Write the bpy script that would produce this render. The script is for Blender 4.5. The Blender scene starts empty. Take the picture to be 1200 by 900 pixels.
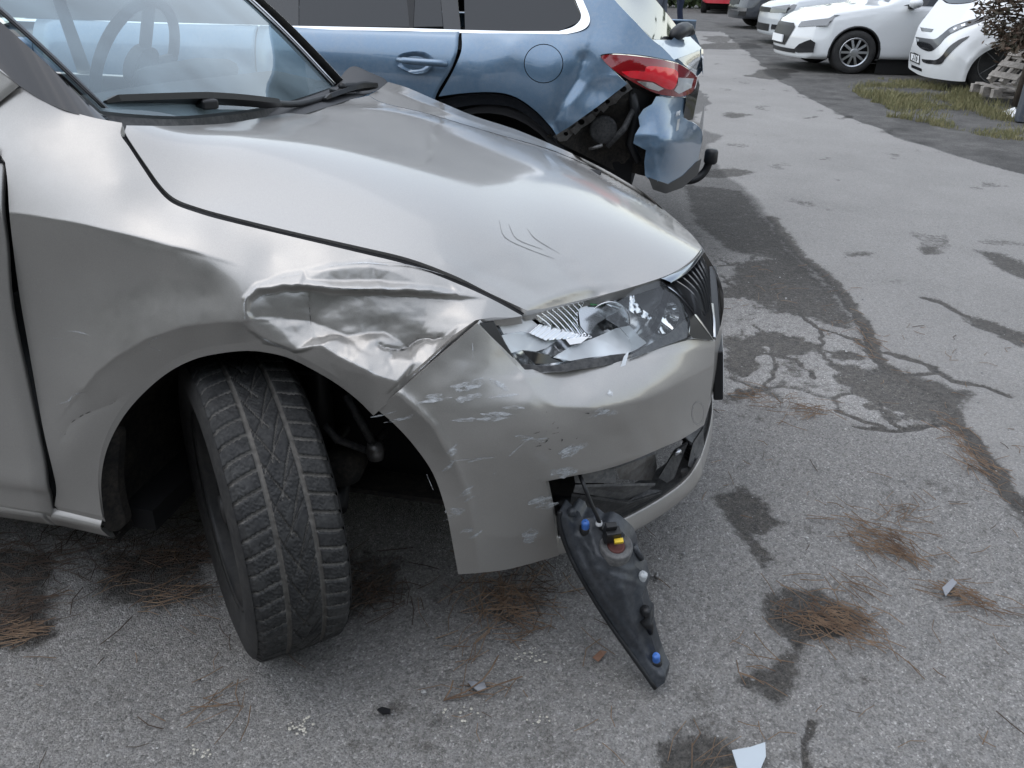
import bpy, bmesh, math, random
import numpy as np
from mathutils import Vector, Matrix
from mathutils.geometry import delaunay_2d_cdt
random.seed(7); np.random.seed(7)
R = math.radians
scene = bpy.context.scene
COL = scene.collection

# ------------------------------------------------------------------ camera
# x = towards the nose of the silver car, y = away from the photographer, z = up; metres,
# origin on the ground under the middle of the silver car's front axle
CAM = np.array([.6766, -1.9523, 1.257])
YAW, PITCH, ROLL, FPX = -.1866, .4729, .024, 949.27
_fw = np.array([math.sin(YAW)*math.cos(PITCH), math.cos(YAW)*math.cos(PITCH), -math.sin(PITCH)])
_r = np.array([math.cos(YAW), -math.sin(YAW), 0.])
_u = np.cross(_r, _fw)
RT = math.cos(ROLL)*_r + math.sin(ROLL)*_u
UP = -math.sin(ROLL)*_r + math.cos(ROLL)*_u
FW = _fw
cd = bpy.data.cameras.new('camera'); cam = bpy.data.objects.new('camera', cd); COL.objects.link(cam)
cd.sensor_width = 36; cd.lens = 36*FPX/1200; cd.clip_start = .05; cd.clip_end = 2000
cam.matrix_world = Matrix(((RT[0], UP[0], -FW[0], CAM[0]), (RT[1], UP[1], -FW[1], CAM[1]), (RT[2], UP[2], -FW[2], CAM[2]), (0, 0, 0, 1)))
scene.camera = cam

# ------------------------------------------------------------------ overcast sky and soft sun
SUN_EL, SUN_AZ = R(72), R(250)      # azimuth clockwise from +y
w = bpy.data.worlds.new('World'); scene.world = w; w.use_nodes = True
nt = w.node_tree; nt.nodes.clear()
o_ = nt.nodes.new('ShaderNodeOutputWorld'); b_ = nt.nodes.new('ShaderNodeBackground')
sk = nt.nodes.new('ShaderNodeTexSky'); sk.sky_type = 'NISHITA'; sk.sun_disc = False
sk.sun_elevation = SUN_EL; sk.sun_rotation = SUN_AZ; sk.air_density = 1.6; sk.dust_density = 1.0; sk.ozone_density = 2.0
hs = nt.nodes.new('ShaderNodeHueSaturation'); hs.inputs['Saturation'].default_value = .44
nt.links.new(sk.outputs[0], hs.inputs['Color']); nt.links.new(hs.outputs[0], b_.inputs[0]); nt.links.new(b_.outputs[0], o_.inputs[0])
b_.inputs[1].default_value = .15
sd = bpy.data.lights.new('sun', 'SUN'); sd.energy = .6; sd.angle = R(110); sd.color = (1, .97, .93)
so = bpy.data.objects.new('sun', sd); COL.objects.link(so)
sdir = Vector((math.sin(SUN_AZ)*math.cos(SUN_EL), math.cos(SUN_AZ)*math.cos(SUN_EL), math.sin(SUN_EL)))
so.rotation_euler = sdir.to_track_quat('Z', 'Y').to_euler()
scene.view_settings.view_transform = 'Standard'; scene.view_settings.look = 'None'
scene.view_settings.exposure = 0.95; scene.view_settings.gamma = 1; scene.view_settings.use_curve_mapping = False

# ------------------------------------------------------------------ measuring helpers (photo point + real depth -> metres)
def ray(px, py):
    px = np.asarray(px, float); py = np.asarray(py, float)
    return FW + ((px-600)/FPX)[..., None]*RT + ((450-py)/FPX)[..., None]*UP
def at(px, py, y):
    d = ray(px, py); t = (np.asarray(y, float)-CAM[1])/d[..., 1]; return CAM + d*t[..., None]
def atz(px, py, z=0.):
    d = ray(px, py); t = (np.asarray(z, float)-CAM[2])/d[..., 2]; return CAM + d*t[..., None]
def atx(px, py, x):
    d = ray(px, py); t = (np.asarray(x, float)-CAM[0])/d[..., 0]; return CAM + d*t[..., None]
def pj(P):
    d = np.asarray(P, float)-CAM; z = d@FW
    return np.stack([600+FPX*(d@RT)/z, 450-FPX*(d@UP)/z, z], -1)
def V(p): return tuple(float(a) for a in p)

# ------------------------------------------------------------------ objects
def link(o, parent=None):
    COL.objects.link(o)
    if parent is not None: o.parent = parent
    return o
def tag(o, label=None, cat=None, group=None, kind=None):
    if label: o['label'] = label
    if cat: o['category'] = cat
    if group: o['group'] = group
    if kind: o['kind'] = kind
    return o
def thing(name, label, cat, loc=(0, 0, 0), rz=0, group=None):
    o = bpy.data.objects.new(name, None); o.location = loc; o.rotation_euler = (0, 0, rz); o.empty_display_size = .1
    link(o); return tag(o, label, cat, group)
def mobj(name, verts, faces, mat, parent=None, smooth=True, local=False):
    me = bpy.data.meshes.new(name)
    vs = verts.tolist() if isinstance(verts, np.ndarray) else [V(v) for v in verts]
    me.from_pydata(vs, [], faces if isinstance(faces, list) else faces.tolist())
    if smooth: me.polygons.foreach_set('use_smooth', [True]*len(me.polygons))
    me.materials.append(mat); me.update()
    o = bpy.data.objects.new(name, me); link(o, parent)
    return o
def bobj(name, bm, mat, parent=None, smooth=False, bevel=0, seg=2):
    bmesh.ops.recalc_face_normals(bm, faces=bm.faces)
    me = bpy.data.meshes.new(name); bm.to_mesh(me); bm.free()
    if smooth or bevel: me.polygons.foreach_set('use_smooth', [True]*len(me.polygons))
    me.materials.append(mat); o = bpy.data.objects.new(name, me); link(o, parent)
    if bevel:
        m = o.modifiers.new('bevel', 'BEVEL'); m.width = bevel; m.segments = seg; m.limit_method = 'ANGLE'; m.angle_limit = R(35)
        m.harden_normals = True
    return o
def add_box(bm, c, s, M=None):
    r = bmesh.ops.create_cube(bm, size=1)['verts']
    for v in r:
        v.co = Vector((v.co.x*s[0]+c[0], v.co.y*s[1]+c[1], v.co.z*s[2]+c[2]))
        if M is not None: v.co = M @ v.co
    return r
def box(name, c, s, mat, parent=None, bevel=0, M=None):
    bm = bmesh.new(); add_box(bm, c, s, M); return bobj(name, bm, mat, parent, bevel=bevel)
def add_tube(bm, pts, rad, n=8, cap=True):
    pts = [Vector(p) for p in pts]; rads = rad if isinstance(rad, (list, tuple)) else [rad]*len(pts)
    rings = []; prev = None
    for i, p in enumerate(pts):
        t = (pts[min(i+1, len(pts)-1)]-pts[max(i-1, 0)]).normalized()
        if prev is None:
            a = Vector((0, 0, 1)) if abs(t.z) < .9 else Vector((1, 0, 0)); nrm = t.cross(a).normalized()
        else: nrm = (prev-t*prev.dot(t)).normalized()
        prev = nrm; b = t.cross(nrm)
        rings.append([bm.verts.new(p+(nrm*math.cos(2*math.pi*k/n)+b*math.sin(2*math.pi*k/n))*rads[i]) for k in range(n)])
    for a, b in zip(rings, rings[1:]):
        for k in range(n): bm.faces.new((a[k], a[(k+1) % n], b[(k+1) % n], b[k]))
    if cap: bm.faces.new(rings[0]); bm.faces.new(list(reversed(rings[-1])))
def tube(name, pts, rad, mat, parent=None, n=8):
    bm = bmesh.new(); add_tube(bm, pts, rad, n); return bobj(name, bm, mat, parent, smooth=True)
def add_lathe(bm, prof, M=None, n=32, close=False):
    rings = []
    for r_, h in prof:
        ring = []
        for k in range(n):
            a = 2*math.pi*k/n; c = Vector((r_*math.cos(a), r_*math.sin(a), h))
            ring.append(bm.verts.new(M @ c if M is not None else c))
        rings.append(ring)
    for a, b in zip(rings, rings[1:]):
        for k in range(n): bm.faces.new((a[k], a[(k+1) % n], b[(k+1) % n], b[k]))
    if close: bm.faces.new(rings[0]); bm.faces.new(list(reversed(rings[-1])))
def lathe(name, prof, mat, parent=None, M=None, n=32, close=False):
    bm = bmesh.new(); add_lathe(bm, prof, M, n, close); return bobj(name, bm, mat, parent, smooth=True)
def crom(pts, n=8, closed=False):
    P = np.array(pts, float); m = len(P); out = []
    rng = range(m if closed else m-1)
    for i in rng:
        if closed: p0, p1, p2, p3 = P[(i-1) % m], P[i], P[(i+1) % m], P[(i+2) % m]
        else:
            p1, p2 = P[i], P[i+1]; p0 = P[i-1] if i > 0 else 2*p1-p2; p3 = P[i+2] if i+2 < m else 2*p2-p1
        for k in range(n):
            t = k/n
            out.append(.5*((2*p1)+(-p0+p2)*t+(2*p0-5*p1+4*p2-p3)*t*t+(-p0+3*p1-3*p2+p3)*t**3))
    if not closed: out.append(P[-1])
    return np.array(out)
def grid_patch(name, rows, mat, parent=None, nu=6, nv=6, thick=0, smooth=True):
    """rows of 3D control points (equal length) -> smooth interpolating sheet"""
    A = np.array([[V(p) for p in r] for r in rows], float)
    B = np.array([crom(r, nu) for r in A]); C = np.array([crom(B[:, j], nv) for j in range(B.shape[1])])
    n, m = C.shape[:2]
    f = [[i*m+j, (i+1)*m+j, (i+1)*m+j+1, i*m+j+1] for i in range(n-1) for j in range(m-1)]
    o = mobj(name, C.reshape(-1, 3), f, mat, parent, smooth)
    if thick:
        s = o.modifiers.new('thickness', 'SOLIDIFY'); s.thickness = thick; s.offset = 0
    return o

# ------------------------------------------------------------------ numpy noise
def _h(ix, iy, s):
    n = (ix.astype(np.int64)*374761393 + iy.astype(np.int64)*668265263 + s*974634777) & 0x7fffffff
    n = ((n ^ (n >> 13))*1274126177) & 0x7fffffff
    return ((n ^ (n >> 16)) & 0xffff)/65535.
def vnoise(x, y, s=0):
    x = np.asarray(x, float); y = np.asarray(y, float)
    ix = np.floor(x).astype(np.int64); iy = np.floor(y).astype(np.int64); fx = x-ix; fy = y-iy
    fx = fx*fx*(3-2*fx); fy = fy*fy*(3-2*fy)
    a = _h(ix, iy, s)*(1-fx)+_h(ix+1, iy, s)*fx; b = _h(ix, iy+1, s)*(1-fx)+_h(ix+1, iy+1, s)*fx
    return a*(1-fy)+b*fy
def fbm(x, y, oc=4, s=0):
    t = 0; a = .5; n = 0
    for k in range(oc): t = t+a*vnoise(x*2**k, y*2**k, s+k*17); n += a; a *= .5
    return t/n
def sstep(a, b, x):
    t = np.clip((x-a)/(b-a), 0, 1); return t*t*(3-2*t)
def in_poly(px, py, poly):
    px = np.asarray(px, float); py = np.asarray(py, float); r = np.zeros(px.shape, bool); P = np.asarray(poly, float); n = len(P)
    for i in range(n):
        x0, y0 = P[i-1, :2]; x1, y1 = P[i, :2]
        if y0 == y1: continue
        c = ((y0 > py) != (y1 > py)) & (px < (x1-x0)*(py-y0)/(y1-y0)+x0); r ^= c
    return r
def seg_dist(px, py, poly):
    """distance and side (sign) to an open polyline"""
    best = np.full(np.shape(px), 1e9); sg = np.ones(np.shape(px)); P = np.asarray(poly, float)
    for a, b in zip(P[:-1, :2], P[1:, :2]):
        ab = b-a; L = (ab@ab)+1e-12
        t = np.clip(((px-a[0])*ab[0]+(py-a[1])*ab[1])/L, 0, 1)
        dx = px-(a[0]+t*ab[0]); dy = py-(a[1]+t*ab[1]); d = np.hypot(dx, dy)
        s = np.sign(ab[0]*dy-ab[1]*dx); m = d < best
        best = np.where(m, d, best); sg = np.where(m, s, sg)
    return best, sg
def fold(px, py, poly, amp, wa, wb=None, jag=0, seed=3):
    """sharp fold line: amp metres at the line, fading over wa (left of travel is up) / wb"""
    wb = wb or wa
    if jag:
        px = px+jag*(vnoise(px/7, py/7, seed)-.5)*2; py = py+jag*(vnoise(px/6, py/6, seed+9)-.5)*2
    d, s = seg_dist(px, py, poly)
    return amp*np.exp(-d/np.where(s < 0, wa, wb))

def tin(rows):
    """creased sheet: flat facets between measured points (px, py, millimetres inwards); 0 outside"""
    pts = []; ed = []
    for closed, row in rows:
        n0 = len(pts); pts += row; ed += [(n0+i, n0+i+1) for i in range(len(row)-1)]+([(n0+len(row)-1, n0)] if closed else [])
    P = np.array(pts, float); r = delaunay_2d_cdt([Vector(p[:2]) for p in P], ed, [], 0, 1e-4); T = [tuple(t) for t in r[2]]; Vx = np.array([[v.x, v.y] for v in r[0]])
    val = np.array([P[o[0], 2] if len(o) else 0 for o in r[3]])/1000.
    def f(px, py):
        out = np.zeros(px.shape)
        for t in T:
            a, b, c = Vx[list(t)]; den = (b[1]-c[1])*(a[0]-c[0])+(c[0]-b[0])*(a[1]-c[1])
            if abs(den) < 1e-9: continue
            l0 = ((b[1]-c[1])*(px-c[0])+(c[0]-b[0])*(py-c[1]))/den; l1 = ((c[1]-a[1])*(px-c[0])+(a[0]-c[0])*(py-c[1]))/den; l2 = 1-l0-l1
            m = (l0 >= -1e-6) & (l1 >= -1e-6) & (l2 >= -1e-6); out = np.where(m, l0*val[t[0]]+l1*val[t[1]]+l2*val[t[2]], out)
        return out
    return f
# ------------------------------------------------------------------ body panels: outline seen in the photo + measured depths
def _ctl(c):
    """control: (px,py,y) photo point at lateral depth y, or ('p',x,y,z) in metres"""
    if c[0] == 'p': q = pj(np.array(c[1:4])); return q[0], q[1], 1/q[2]
    P = at(c[0], c[1], c[2]); q = pj(P); return q[0], q[1], 1/q[2]
def tps_fit(ctrl, lam=1e-4):
    D = np.array([_ctl(c) for c in ctrl]); X = D[:, :2]/100.; n = len(D)
    r2 = ((X[:, None]-X[None])**2).sum(-1); K = np.where(r2 > 0, .5*r2*np.log(r2+1e-20), 0)+np.eye(n)*lam
    A = np.zeros((n+3, n+3)); A[:n, :n] = K; A[:n, n] = 1; A[:n, n+1:] = X; A[n:, :n] = A[:n, n:].T
    wv = np.linalg.solve(A, np.concatenate([D[:, 2], np.zeros(3)]))
    def f(px, py):
        x = np.stack([np.asarray(px, float), np.asarray(py, float)], -1)/100.
        sh = x.shape[:-1]; x = x.reshape(-1, 2)
        r2 = ((x[:, None]-X[None])**2).sum(-1); k = np.where(r2 > 0, .5*r2*np.log(r2+1e-20), 0)
        return (k@wv[:n]+wv[n]+x@wv[n+1:]).reshape(sh)
    return f
def hf_fit(pts, lam=.002):
    """smooth height z(x,y) through measured points; returned function gives 1/depth where a sight line meets it"""
    D = np.array(pts, float); X = D[:, :2]*3; n = len(D)
    def kern(r2): return np.where(r2 > 0, .5*r2*np.log(r2+1e-20), 0)
    A = np.zeros((n+3, n+3)); A[:n, :n] = kern(((X[:, None]-X[None])**2).sum(-1))+np.eye(n)*lam; A[:n, n] = 1; A[:n, n+1:] = X; A[n:, :n] = A[:n, n:].T
    wv = np.linalg.solve(A, np.concatenate([D[:, 2], np.zeros(3)]))
    def h(x, y):
        q = np.stack([x, y], -1)*3
        return kern(((q[:, None]-X[None])**2).sum(-1))@wv[:n]+wv[n]+q@wv[n+1:]
    def f(px, py):
        px = np.asarray(px, float); py = np.asarray(py, float); sh = px.shape; d = ray(px.ravel(), py.ravel())
        ys = np.linspace(-.80, .80, 161); T = (ys[None]-CAM[1])/d[:, 1:2]
        G = np.empty(T.shape)
        for j in range(len(ys)):
            P = CAM+d*T[:, j:j+1]; G[:, j] = P[:, 2]-h(P[:, 0], P[:, 1])
        neg = G < 0; j = np.where(neg.any(1), neg.argmax(1), G.argmin(1)); j = np.clip(j, 1, len(ys)-1); i = np.arange(len(j))
        g0, g1 = G[i, j-1], G[i, j]; k = np.where((g0 > 0) & (g1 < 0), g0/(g0-g1+1e-12), 1.)
        return (1/(T[i, j-1]*(1-k)+T[i, j]*k)).reshape(sh)
    f.h = h
    return f
def surf_pts(f, px, py, disp=None, off=0.):
    d = ray(px, py); t = 1/f(px, py); P = CAM+d*t[..., None]
    un = d/np.linalg.norm(d, axis=-1, keepdims=True)
    k = off
    if disp is not None: k = k+disp(np.asarray(px, float), np.asarray(py, float))
    return P+un*(np.zeros(np.shape(px))+k)[..., None]
def oline(*segs):
    """outline pieces: a list is smoothed, a tuple-list kept straight (pass ('l', [...]))"""
    out = []
    for s in segs:
        if isinstance(s, tuple): pts = np.array([p[:2] for p in s[1]], float)
        else: pts = crom([p[:2] for p in s], 6)
        if out and np.hypot(*(out[-1]-pts[0])) < .5: pts = pts[1:]
        out += list(pts)
    if np.hypot(*(out[0]-out[-1])) < .5: out.pop()
    return np.array(out)
def resample(P, step):
    P = np.vstack([P, P[:1]]); out = []
    for a, b in zip(P[:-1], P[1:]):
        n = max(1, int(round(np.hypot(*(b-a))/step)))
        out += [a+(b-a)*k/n for k in range(n)]
    return np.array(out)
def tri2d(outline, step, holes=()):
    B = resample(np.asarray(outline, float), step); loops = [B]+[resample(np.asarray(h, float), step) for h in holes]
    x0, y0 = B.min(0); x1, y1 = B.max(0)
    gy = np.arange(y0, y1, step*.87); pts = []
    for i, yy in enumerate(gy):
        xs = np.arange(x0+(step/2 if i % 2 else 0), x1, step); pts.append(np.stack([xs, np.full(xs.shape, yy)], -1))
    G = np.vstack(pts); m = in_poly(G[:, 0], G[:, 1], B)
    for h in loops[1:]: m &= ~in_poly(G[:, 0], G[:, 1], h)
    G = G[m]
    if len(G):
        L = np.vstack(loops); k = np.full(len(G), 1e9)
        for i in range(0, len(L), 200):
            k = np.minimum(k, ((G[:, None]-L[None, i:i+200])**2).sum(-1).min(1))
        G = G[k > (step*.55)**2]
    vs = np.vstack(loops+[G]); ed = []; fa = []; n0 = 0
    for l in loops:
        ed += [(n0+i, n0+(i+1) % len(l)) for i in range(len(l))]; n0 += len(l)
    r = delaunay_2d_cdt([Vector(v) for v in vs], ed, [], 2 if len(loops) > 1 else 1, 1e-4)
    ov = np.array([[v.x, v.y] for v in r[0]]); f = [list(t) for t in r[2]]
    if len(loops) > 1:
        c = np.array([ov[t].mean(0) for t in f]); keep = in_poly(c[:, 0], c[:, 1], B)
        for h in loops[1:]: keep &= ~in_poly(c[:, 0], c[:, 1], h)
        f = [t for t, k in zip(f, keep) if k]
    return ov, f
def panel(name, outline, ctrl, mat, parent=None, step=4, disp=None, flange=.012, holes=(), off=0., fdir=(0, 1, 0), post=None):
    f = ctrl if callable(ctrl) else tps_fit(ctrl)
    ov, fa = tri2d(outline, step, holes)
    P = surf_pts(f, ov[:, 0], ov[:, 1], disp, off)
    if post is not None: P = post(P)
    # face the camera
    fa2 = []
    for t in fa:
        a, b, c = P[t[0]], P[t[1]], P[t[2]]
        fa2.append(t if np.dot(np.cross(b-a, c-a), CAM-a) > 0 else t[::-1])
    verts = P; faces = fa2
    if flange:
        cnt = {}
        for t in fa2:
            for i in range(3):
                e = (t[i], t[(i+1) % 3]); cnt[e] = 1
        bd = [e for e in cnt if (e[1], e[0]) not in cnt]
        ids = {}; nv = []
        base = len(P)
        for e in bd:
            for k in e:
                if k not in ids: ids[k] = base+2*len(ids); nv += [P[k], P[k]+np.array(fdir)*flange]
        verts = np.vstack([P, np.array(nv)]) if nv else P
        faces = fa2+[[ids[a], ids[a]+1, ids[b]+1, ids[b]] for a, b in bd]
    return mobj(name, verts, faces, mat, parent)
def ribbon(name, paths, f, mat, parent=None, disp=None, off=-.0012):
    """thin marks lying on a panel; paths = [(pts, width_px)]"""
    vs = []; fs = []
    for pts, wd in paths:
        C = crom(pts, 4) if len(pts) > 2 else np.array(pts, float)
        d = np.gradient(C, axis=0); d /= np.linalg.norm(d, axis=1, keepdims=True)+1e-9; nn = np.stack([-d[:, 1], d[:, 0]], -1)
        k = np.linspace(0, 1, len(C)); ww = wd*(.25+.75*np.sin(np.pi*np.clip(k, .03, .97)))*(.6+.8*np.random.rand(len(C)))/2
        A = C+nn*ww[:, None]; B = C-nn*ww[:, None]; b = len(vs)
        PA = surf_pts(f, A[:, 0], A[:, 1], disp, off); PB = surf_pts(f, B[:, 0], B[:, 1], disp, off)
        for a_, b2 in zip(PA, PB): vs += [a_, b2]
        fs += [[b+2*i, b+2*i+1, b+2*i+3, b+2*i+2] for i in range(len(C)-1)]
    return mobj(name, np.array(vs), fs, mat, parent)
# ------------------------------------------------------------------ materials
def mat(name, col=(.5, .5, .5), rough=.5, metal=0, coat=0, spec=.5, coat_rough=.05, trans=0, ior=1.45):
    m = bpy.data.materials.new(name); m.use_nodes = True; b = m.node_tree.nodes['Principled BSDF']
    b.inputs['Base Color'].default_value = (*col, 1); b.inputs['Roughness'].default_value = rough; b.inputs['Metallic'].default_value = metal
    b.inputs['Coat Weight'].default_value = coat; b.inputs['Coat Roughness'].default_value = coat_rough
    b.inputs['Specular IOR Level'].default_value = spec; b.inputs['Transmission Weight'].default_value = trans; b.inputs['IOR'].default_value = ior
    return m
class N:
    def __init__(s, m): s.m = m; s.t = m.node_tree; s.b = s.t.nodes['Principled BSDF']; s.pos = None
    def new(s, typ, **k):
        n = s.t.nodes.new('ShaderNode'+typ)
        for a, v in k.items(): setattr(n, a, v)
        return n
    def lk(s, a, b): s.t.links.new(a, b)
    def co(s, kind='Object'):
        if s.pos is None: s.pos = s.new('TexCoord')
        return s.pos.outputs[kind]
    def noise(s, scale, detail=4, rough=.6, vec=None, dist=0):
        n = s.new('TexNoise'); n.inputs['Scale'].default_value = scale; n.inputs['Detail'].default_value = detail; n.inputs['Roughness'].default_value = rough
        n.inputs['Distortion'].default_value = dist; s.lk(vec or s.co(), n.inputs['Vector']); return n.outputs['Fac']
    def voro(s, scale, feature='F1', out='Distance', rnd=1):
        n = s.new('TexVoronoi', feature=feature); n.inputs['Scale'].default_value = scale; n.inputs['Randomness'].default_value = rnd; s.lk(s.co(), n.inputs['Vector']); return n.outputs[out]
    def ramp(s, fac, stops):
        n = s.new('ValToRGB'); e = n.color_ramp.elements
        while len(e) < len(stops): e.new(.5)
        for x, (p, c) in zip(e, stops): x.position = p; x.color = (*c, 1) if isinstance(c, tuple) else (c, c, c, 1)
        s.lk(fac, n.inputs[0]); return n.outputs[0]
    def math(s, op, a, b=None, clamp=False):
        n = s.new('Math', operation=op, use_clamp=clamp)
        for i, v in enumerate((a, b)):
            if v is None: continue
            if isinstance(v, (int, float)): n.inputs[i].default_value = v
            else: s.lk(v, n.inputs[i])
        return n.outputs[0]
    def mix(s, fac, a, b, mode='MIX'):
        n = s.new('Mix', data_type='RGBA', blend_type=mode)
        for i, v in ((0, fac), (6, a), (7, b)):
            if isinstance(v, (int, float)): n.inputs[i].default_value = v
            elif isinstance(v, tuple): n.inputs[i].default_value = (*v, 1)
            else: s.lk(v, n.inputs[i])
        return n.outputs[2]
    def bump(s, h, strength=.3, dist=.002, chain=None):
        n = s.new('Bump'); n.inputs['Strength'].default_value = strength; n.inputs['Distance'].default_value = dist; s.lk(h, n.inputs['Height'])
        if chain is not None: s.lk(chain, n.inputs['Normal'])
        return n.outputs[0]
    def col(s, c): s.lk(c, s.b.inputs['Base Color'])
    def rough(s, c): s.lk(c, s.b.inputs['Roughness'])
    def nrm(s, c): s.lk(c, s.b.inputs['Normal'])
    def attr(s, name): n = s.new('Attribute', attribute_name=name); return n
def car_paint(name, col, metal=.75, rough=.32, dust=.12, dustcol=(.42, .40, .37), flake=True, low=.0, cr=.03, cw=1.):
    m = mat(name, col, rough, metal, coat=1, coat_rough=.04); n = N(m)
    fl = n.ramp(n.noise(1400, 1), [(.3, tuple(c*.86 for c in col)), (.7, tuple(min(1, c*1.12) for c in col))]) if flake else None
    d = n.noise(5, 6, .65); d2 = n.noise(60, 4, .7)
    k = n.math('MULTIPLY', n.ramp(n.math('MULTIPLY', d, d2), [(.18, 0), (.42, 1)]), dust)
    if low:
        # road film: thicker near the ground, broken up by noise
        sx = n.new('SeparateXYZ'); n.lk(n.co(), sx.inputs[0])
        z = n.math('SUBTRACT', .75, sx.outputs[2]); z = n.math('MULTIPLY', z, low, True)
        k = n.math('ADD', k, n.math('MULTIPLY', z, n.ramp(n.noise(9, 5, .7), [(.3, .35), (.75, 1)])), True)
    n.col(n.mix(k, fl if flake else col, dustcol))
    n.rough(n.math('ADD', rough, n.math('MULTIPLY', k, .5)))
    mm = n.math('MULTIPLY', n.math('SUBTRACT', 1, k), metal); n.lk(mm, m.node_tree.nodes['Principled BSDF'].inputs['Metallic'])
    n.lk(n.math('ADD', cr, n.math('MULTIPLY', k, .5)), n.b.inputs['Coat Roughness'])
    n.lk(n.math('SUBTRACT', cw, n.math('MULTIPLY', k, .6*cw)), n.b.inputs['Coat Weight'])
    return m
def glass(name, tint=(.75, .85, .85), refl=1.0, dirt=.06, rough=.01, ior=1.5, dirt_haze_col=(.5, .52, .54)):  # dirt is a diffuse share; it also carries the windscreen's painted reflection haze
    m = bpy.data.materials.new(name); m.use_nodes = True; t = m.node_tree; t.nodes.clear()
    o = t.nodes.new('ShaderNodeOutputMaterial'); tr = t.nodes.new('ShaderNodeBsdfTransparent'); gl = t.nodes.new('ShaderNodeBsdfGlossy'); fr = t.nodes.new('ShaderNodeFresnel')
    df = t.nodes.new('ShaderNodeBsdfDiffuse'); m1 = t.nodes.new('ShaderNodeMixShader'); m2 = t.nodes.new('ShaderNodeMixShader')
    tr.inputs[0].default_value = (*tint, 1); gl.inputs['Roughness'].default_value = rough; gl.inputs[0].default_value = (refl, refl, refl, 1)
    fr.inputs[0].default_value = ior; df.inputs[0].default_value = (*dirt_haze_col, 1)
    tc = t.nodes.new('ShaderNodeTexCoord'); no = t.nodes.new('ShaderNodeTexNoise'); no.inputs['Scale'].default_value = 5; no.inputs['Detail'].default_value = 3
    t.links.new(tc.outputs['Object'], no.inputs['Vector'])
    mu = t.nodes.new('ShaderNodeMath'); mu.operation = 'MULTIPLY'; mu.inputs[1].default_value = dirt*2; t.links.new(no.outputs['Fac'], mu.inputs[0])
    t.links.new(mu.outputs[0], m1.inputs[0]); t.links.new(tr.outputs[0], m1.inputs[1]); t.links.new(df.outputs[0], m1.inputs[2])
    t.links.new(fr.outputs[0], m2.inputs[0]); t.links.new(m1.outputs[0], m2.inputs[1]); t.links.new(gl.outputs[0], m2.inputs[2]); t.links.new(m2.outputs[0], o.inputs[0])
    return m
M = {}
M['silver'] = car_paint('silver_beige_paint', (.37, .358, .34), .62, .38, .12, low=.4, cr=.07, cw=.85)
M['silver_clean'] = car_paint('silver_beige_paint_upper', (.37, .358, .34), .62, .38, .12, cr=.07, cw=.85)
M['blue'] = car_paint('blue_metallic_paint', (.12, .195, .285), .45, .32, .15)
M['white'] = car_paint('white_paint', (.62, .635, .645), 0, .35, .05, flake=False)
M['white2'] = car_paint('pale_silver_white_paint', (.50, .525, .55), .1, .35, .05, flake=False)
M['red'] = car_paint('red_paint', (.42, .015, .03), .1, .35, .1, flake=False)
M['navy'] = car_paint('dark_blue_grey_paint', (.035, .04, .05), .3, .3, .1, flake=False)
M['black'] = mat('black_plastic', (.012, .0125, .014), .45)
M['dark'] = mat('dark_void', (.006, .006, .007), .9)
M['gloss_black'] = mat('gloss_black_trim', (.010, .011, .013), .15, coat=.5)
def worn_plastic(name, col, dustc, amt, rough=.6):
    m = mat(name, col, rough); n = N(m)
    k = n.ramp(n.math('MULTIPLY', n.noise(14, 6, .7), n.noise(90, 4, .7)), [(.16, 0), (.45, amt)])
    n.col(n.mix(k, col, dustc)); n.nrm(n.bump(n.noise(120, 4, .7), .25, .001)); return m
M['plastic'] = worn_plastic('dusty_black_plastic', (.018, .019, .021), (.16, .155, .15), .5)
M['liner'] = worn_plastic('muddy_liner_plastic', (.012, .012, .012), (.075, .062, .05), .8, .85)
M['grey_plastic'] = worn_plastic('dusty_grey_plastic', (.07, .072, .075), (.25, .245, .235), .7, .6)
M['lamp_back'] = worn_plastic('scuffed_lamp_housing_plastic', (.026, .030, .036), (.15, .155, .165), .35, .38)
M['metal'] = worn_plastic('bare_steel', (.22, .22, .22), (.10, .085, .07), .9, .45)
M['metal'].node_tree.nodes['Principled BSDF'].inputs['Metallic'].default_value = .7
M['chrome'] = mat('chrome', (.75, .76, .77), .08, 1)
M['satin'] = mat('satin_aluminium', (.55, .56, .58), .28, 1)
M['reflector'] = mat('lamp_reflector', (.82, .83, .84), .06, 1)
M['glass'] = glass('windscreen_glass', (.70, .84, .85), .9, .23, dirt_haze_col=(.46, .60, .68))  # bluish diffuse share paints a milky sky reflection into the glass
M['dark_glass'] = mat('tinted_window_glass', (.012, .014, .017), .03, spec=.6)
M['lens'] = glass('clear_lamp_lens', (.88, .9, .9), 1.0, .05)
M['shard'] = glass('broken_lens_shard', (.80, .86, .88), 1.0, .6, .05, 1.6, (.80, .84, .87))
M['red_lens'] = mat('red_lamp_lens', (.22, .008, .012), .06, coat=1)
M['red_inner'] = mat('bright_red_lamp_core', (.75, .015, .03), .2, coat=.6)
M['rubber'] = mat('tyre_rubber', (.02, .02, .021), .72)
M['white_plastic'] = mat('white_paint_marks', (.78, .79, .80), .6)
M['yellow'] = mat('yellow_plastic', (.75, .52, .03), .45)
M['cap_blue'] = mat('blue_plastic_cap', (.06, .17, .52), .35)
M['brown'] = mat('brown_rubber_seal', (.10, .03, .025), .6)
M['green'] = mat('green_reflection', (.03, .18, .05), .2)
M['dash'] = mat('dashboard_plastic', (.03, .031, .034), .7)
M['seat'] = mat('seat_cloth', (.035, .035, .04), .95)

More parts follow.
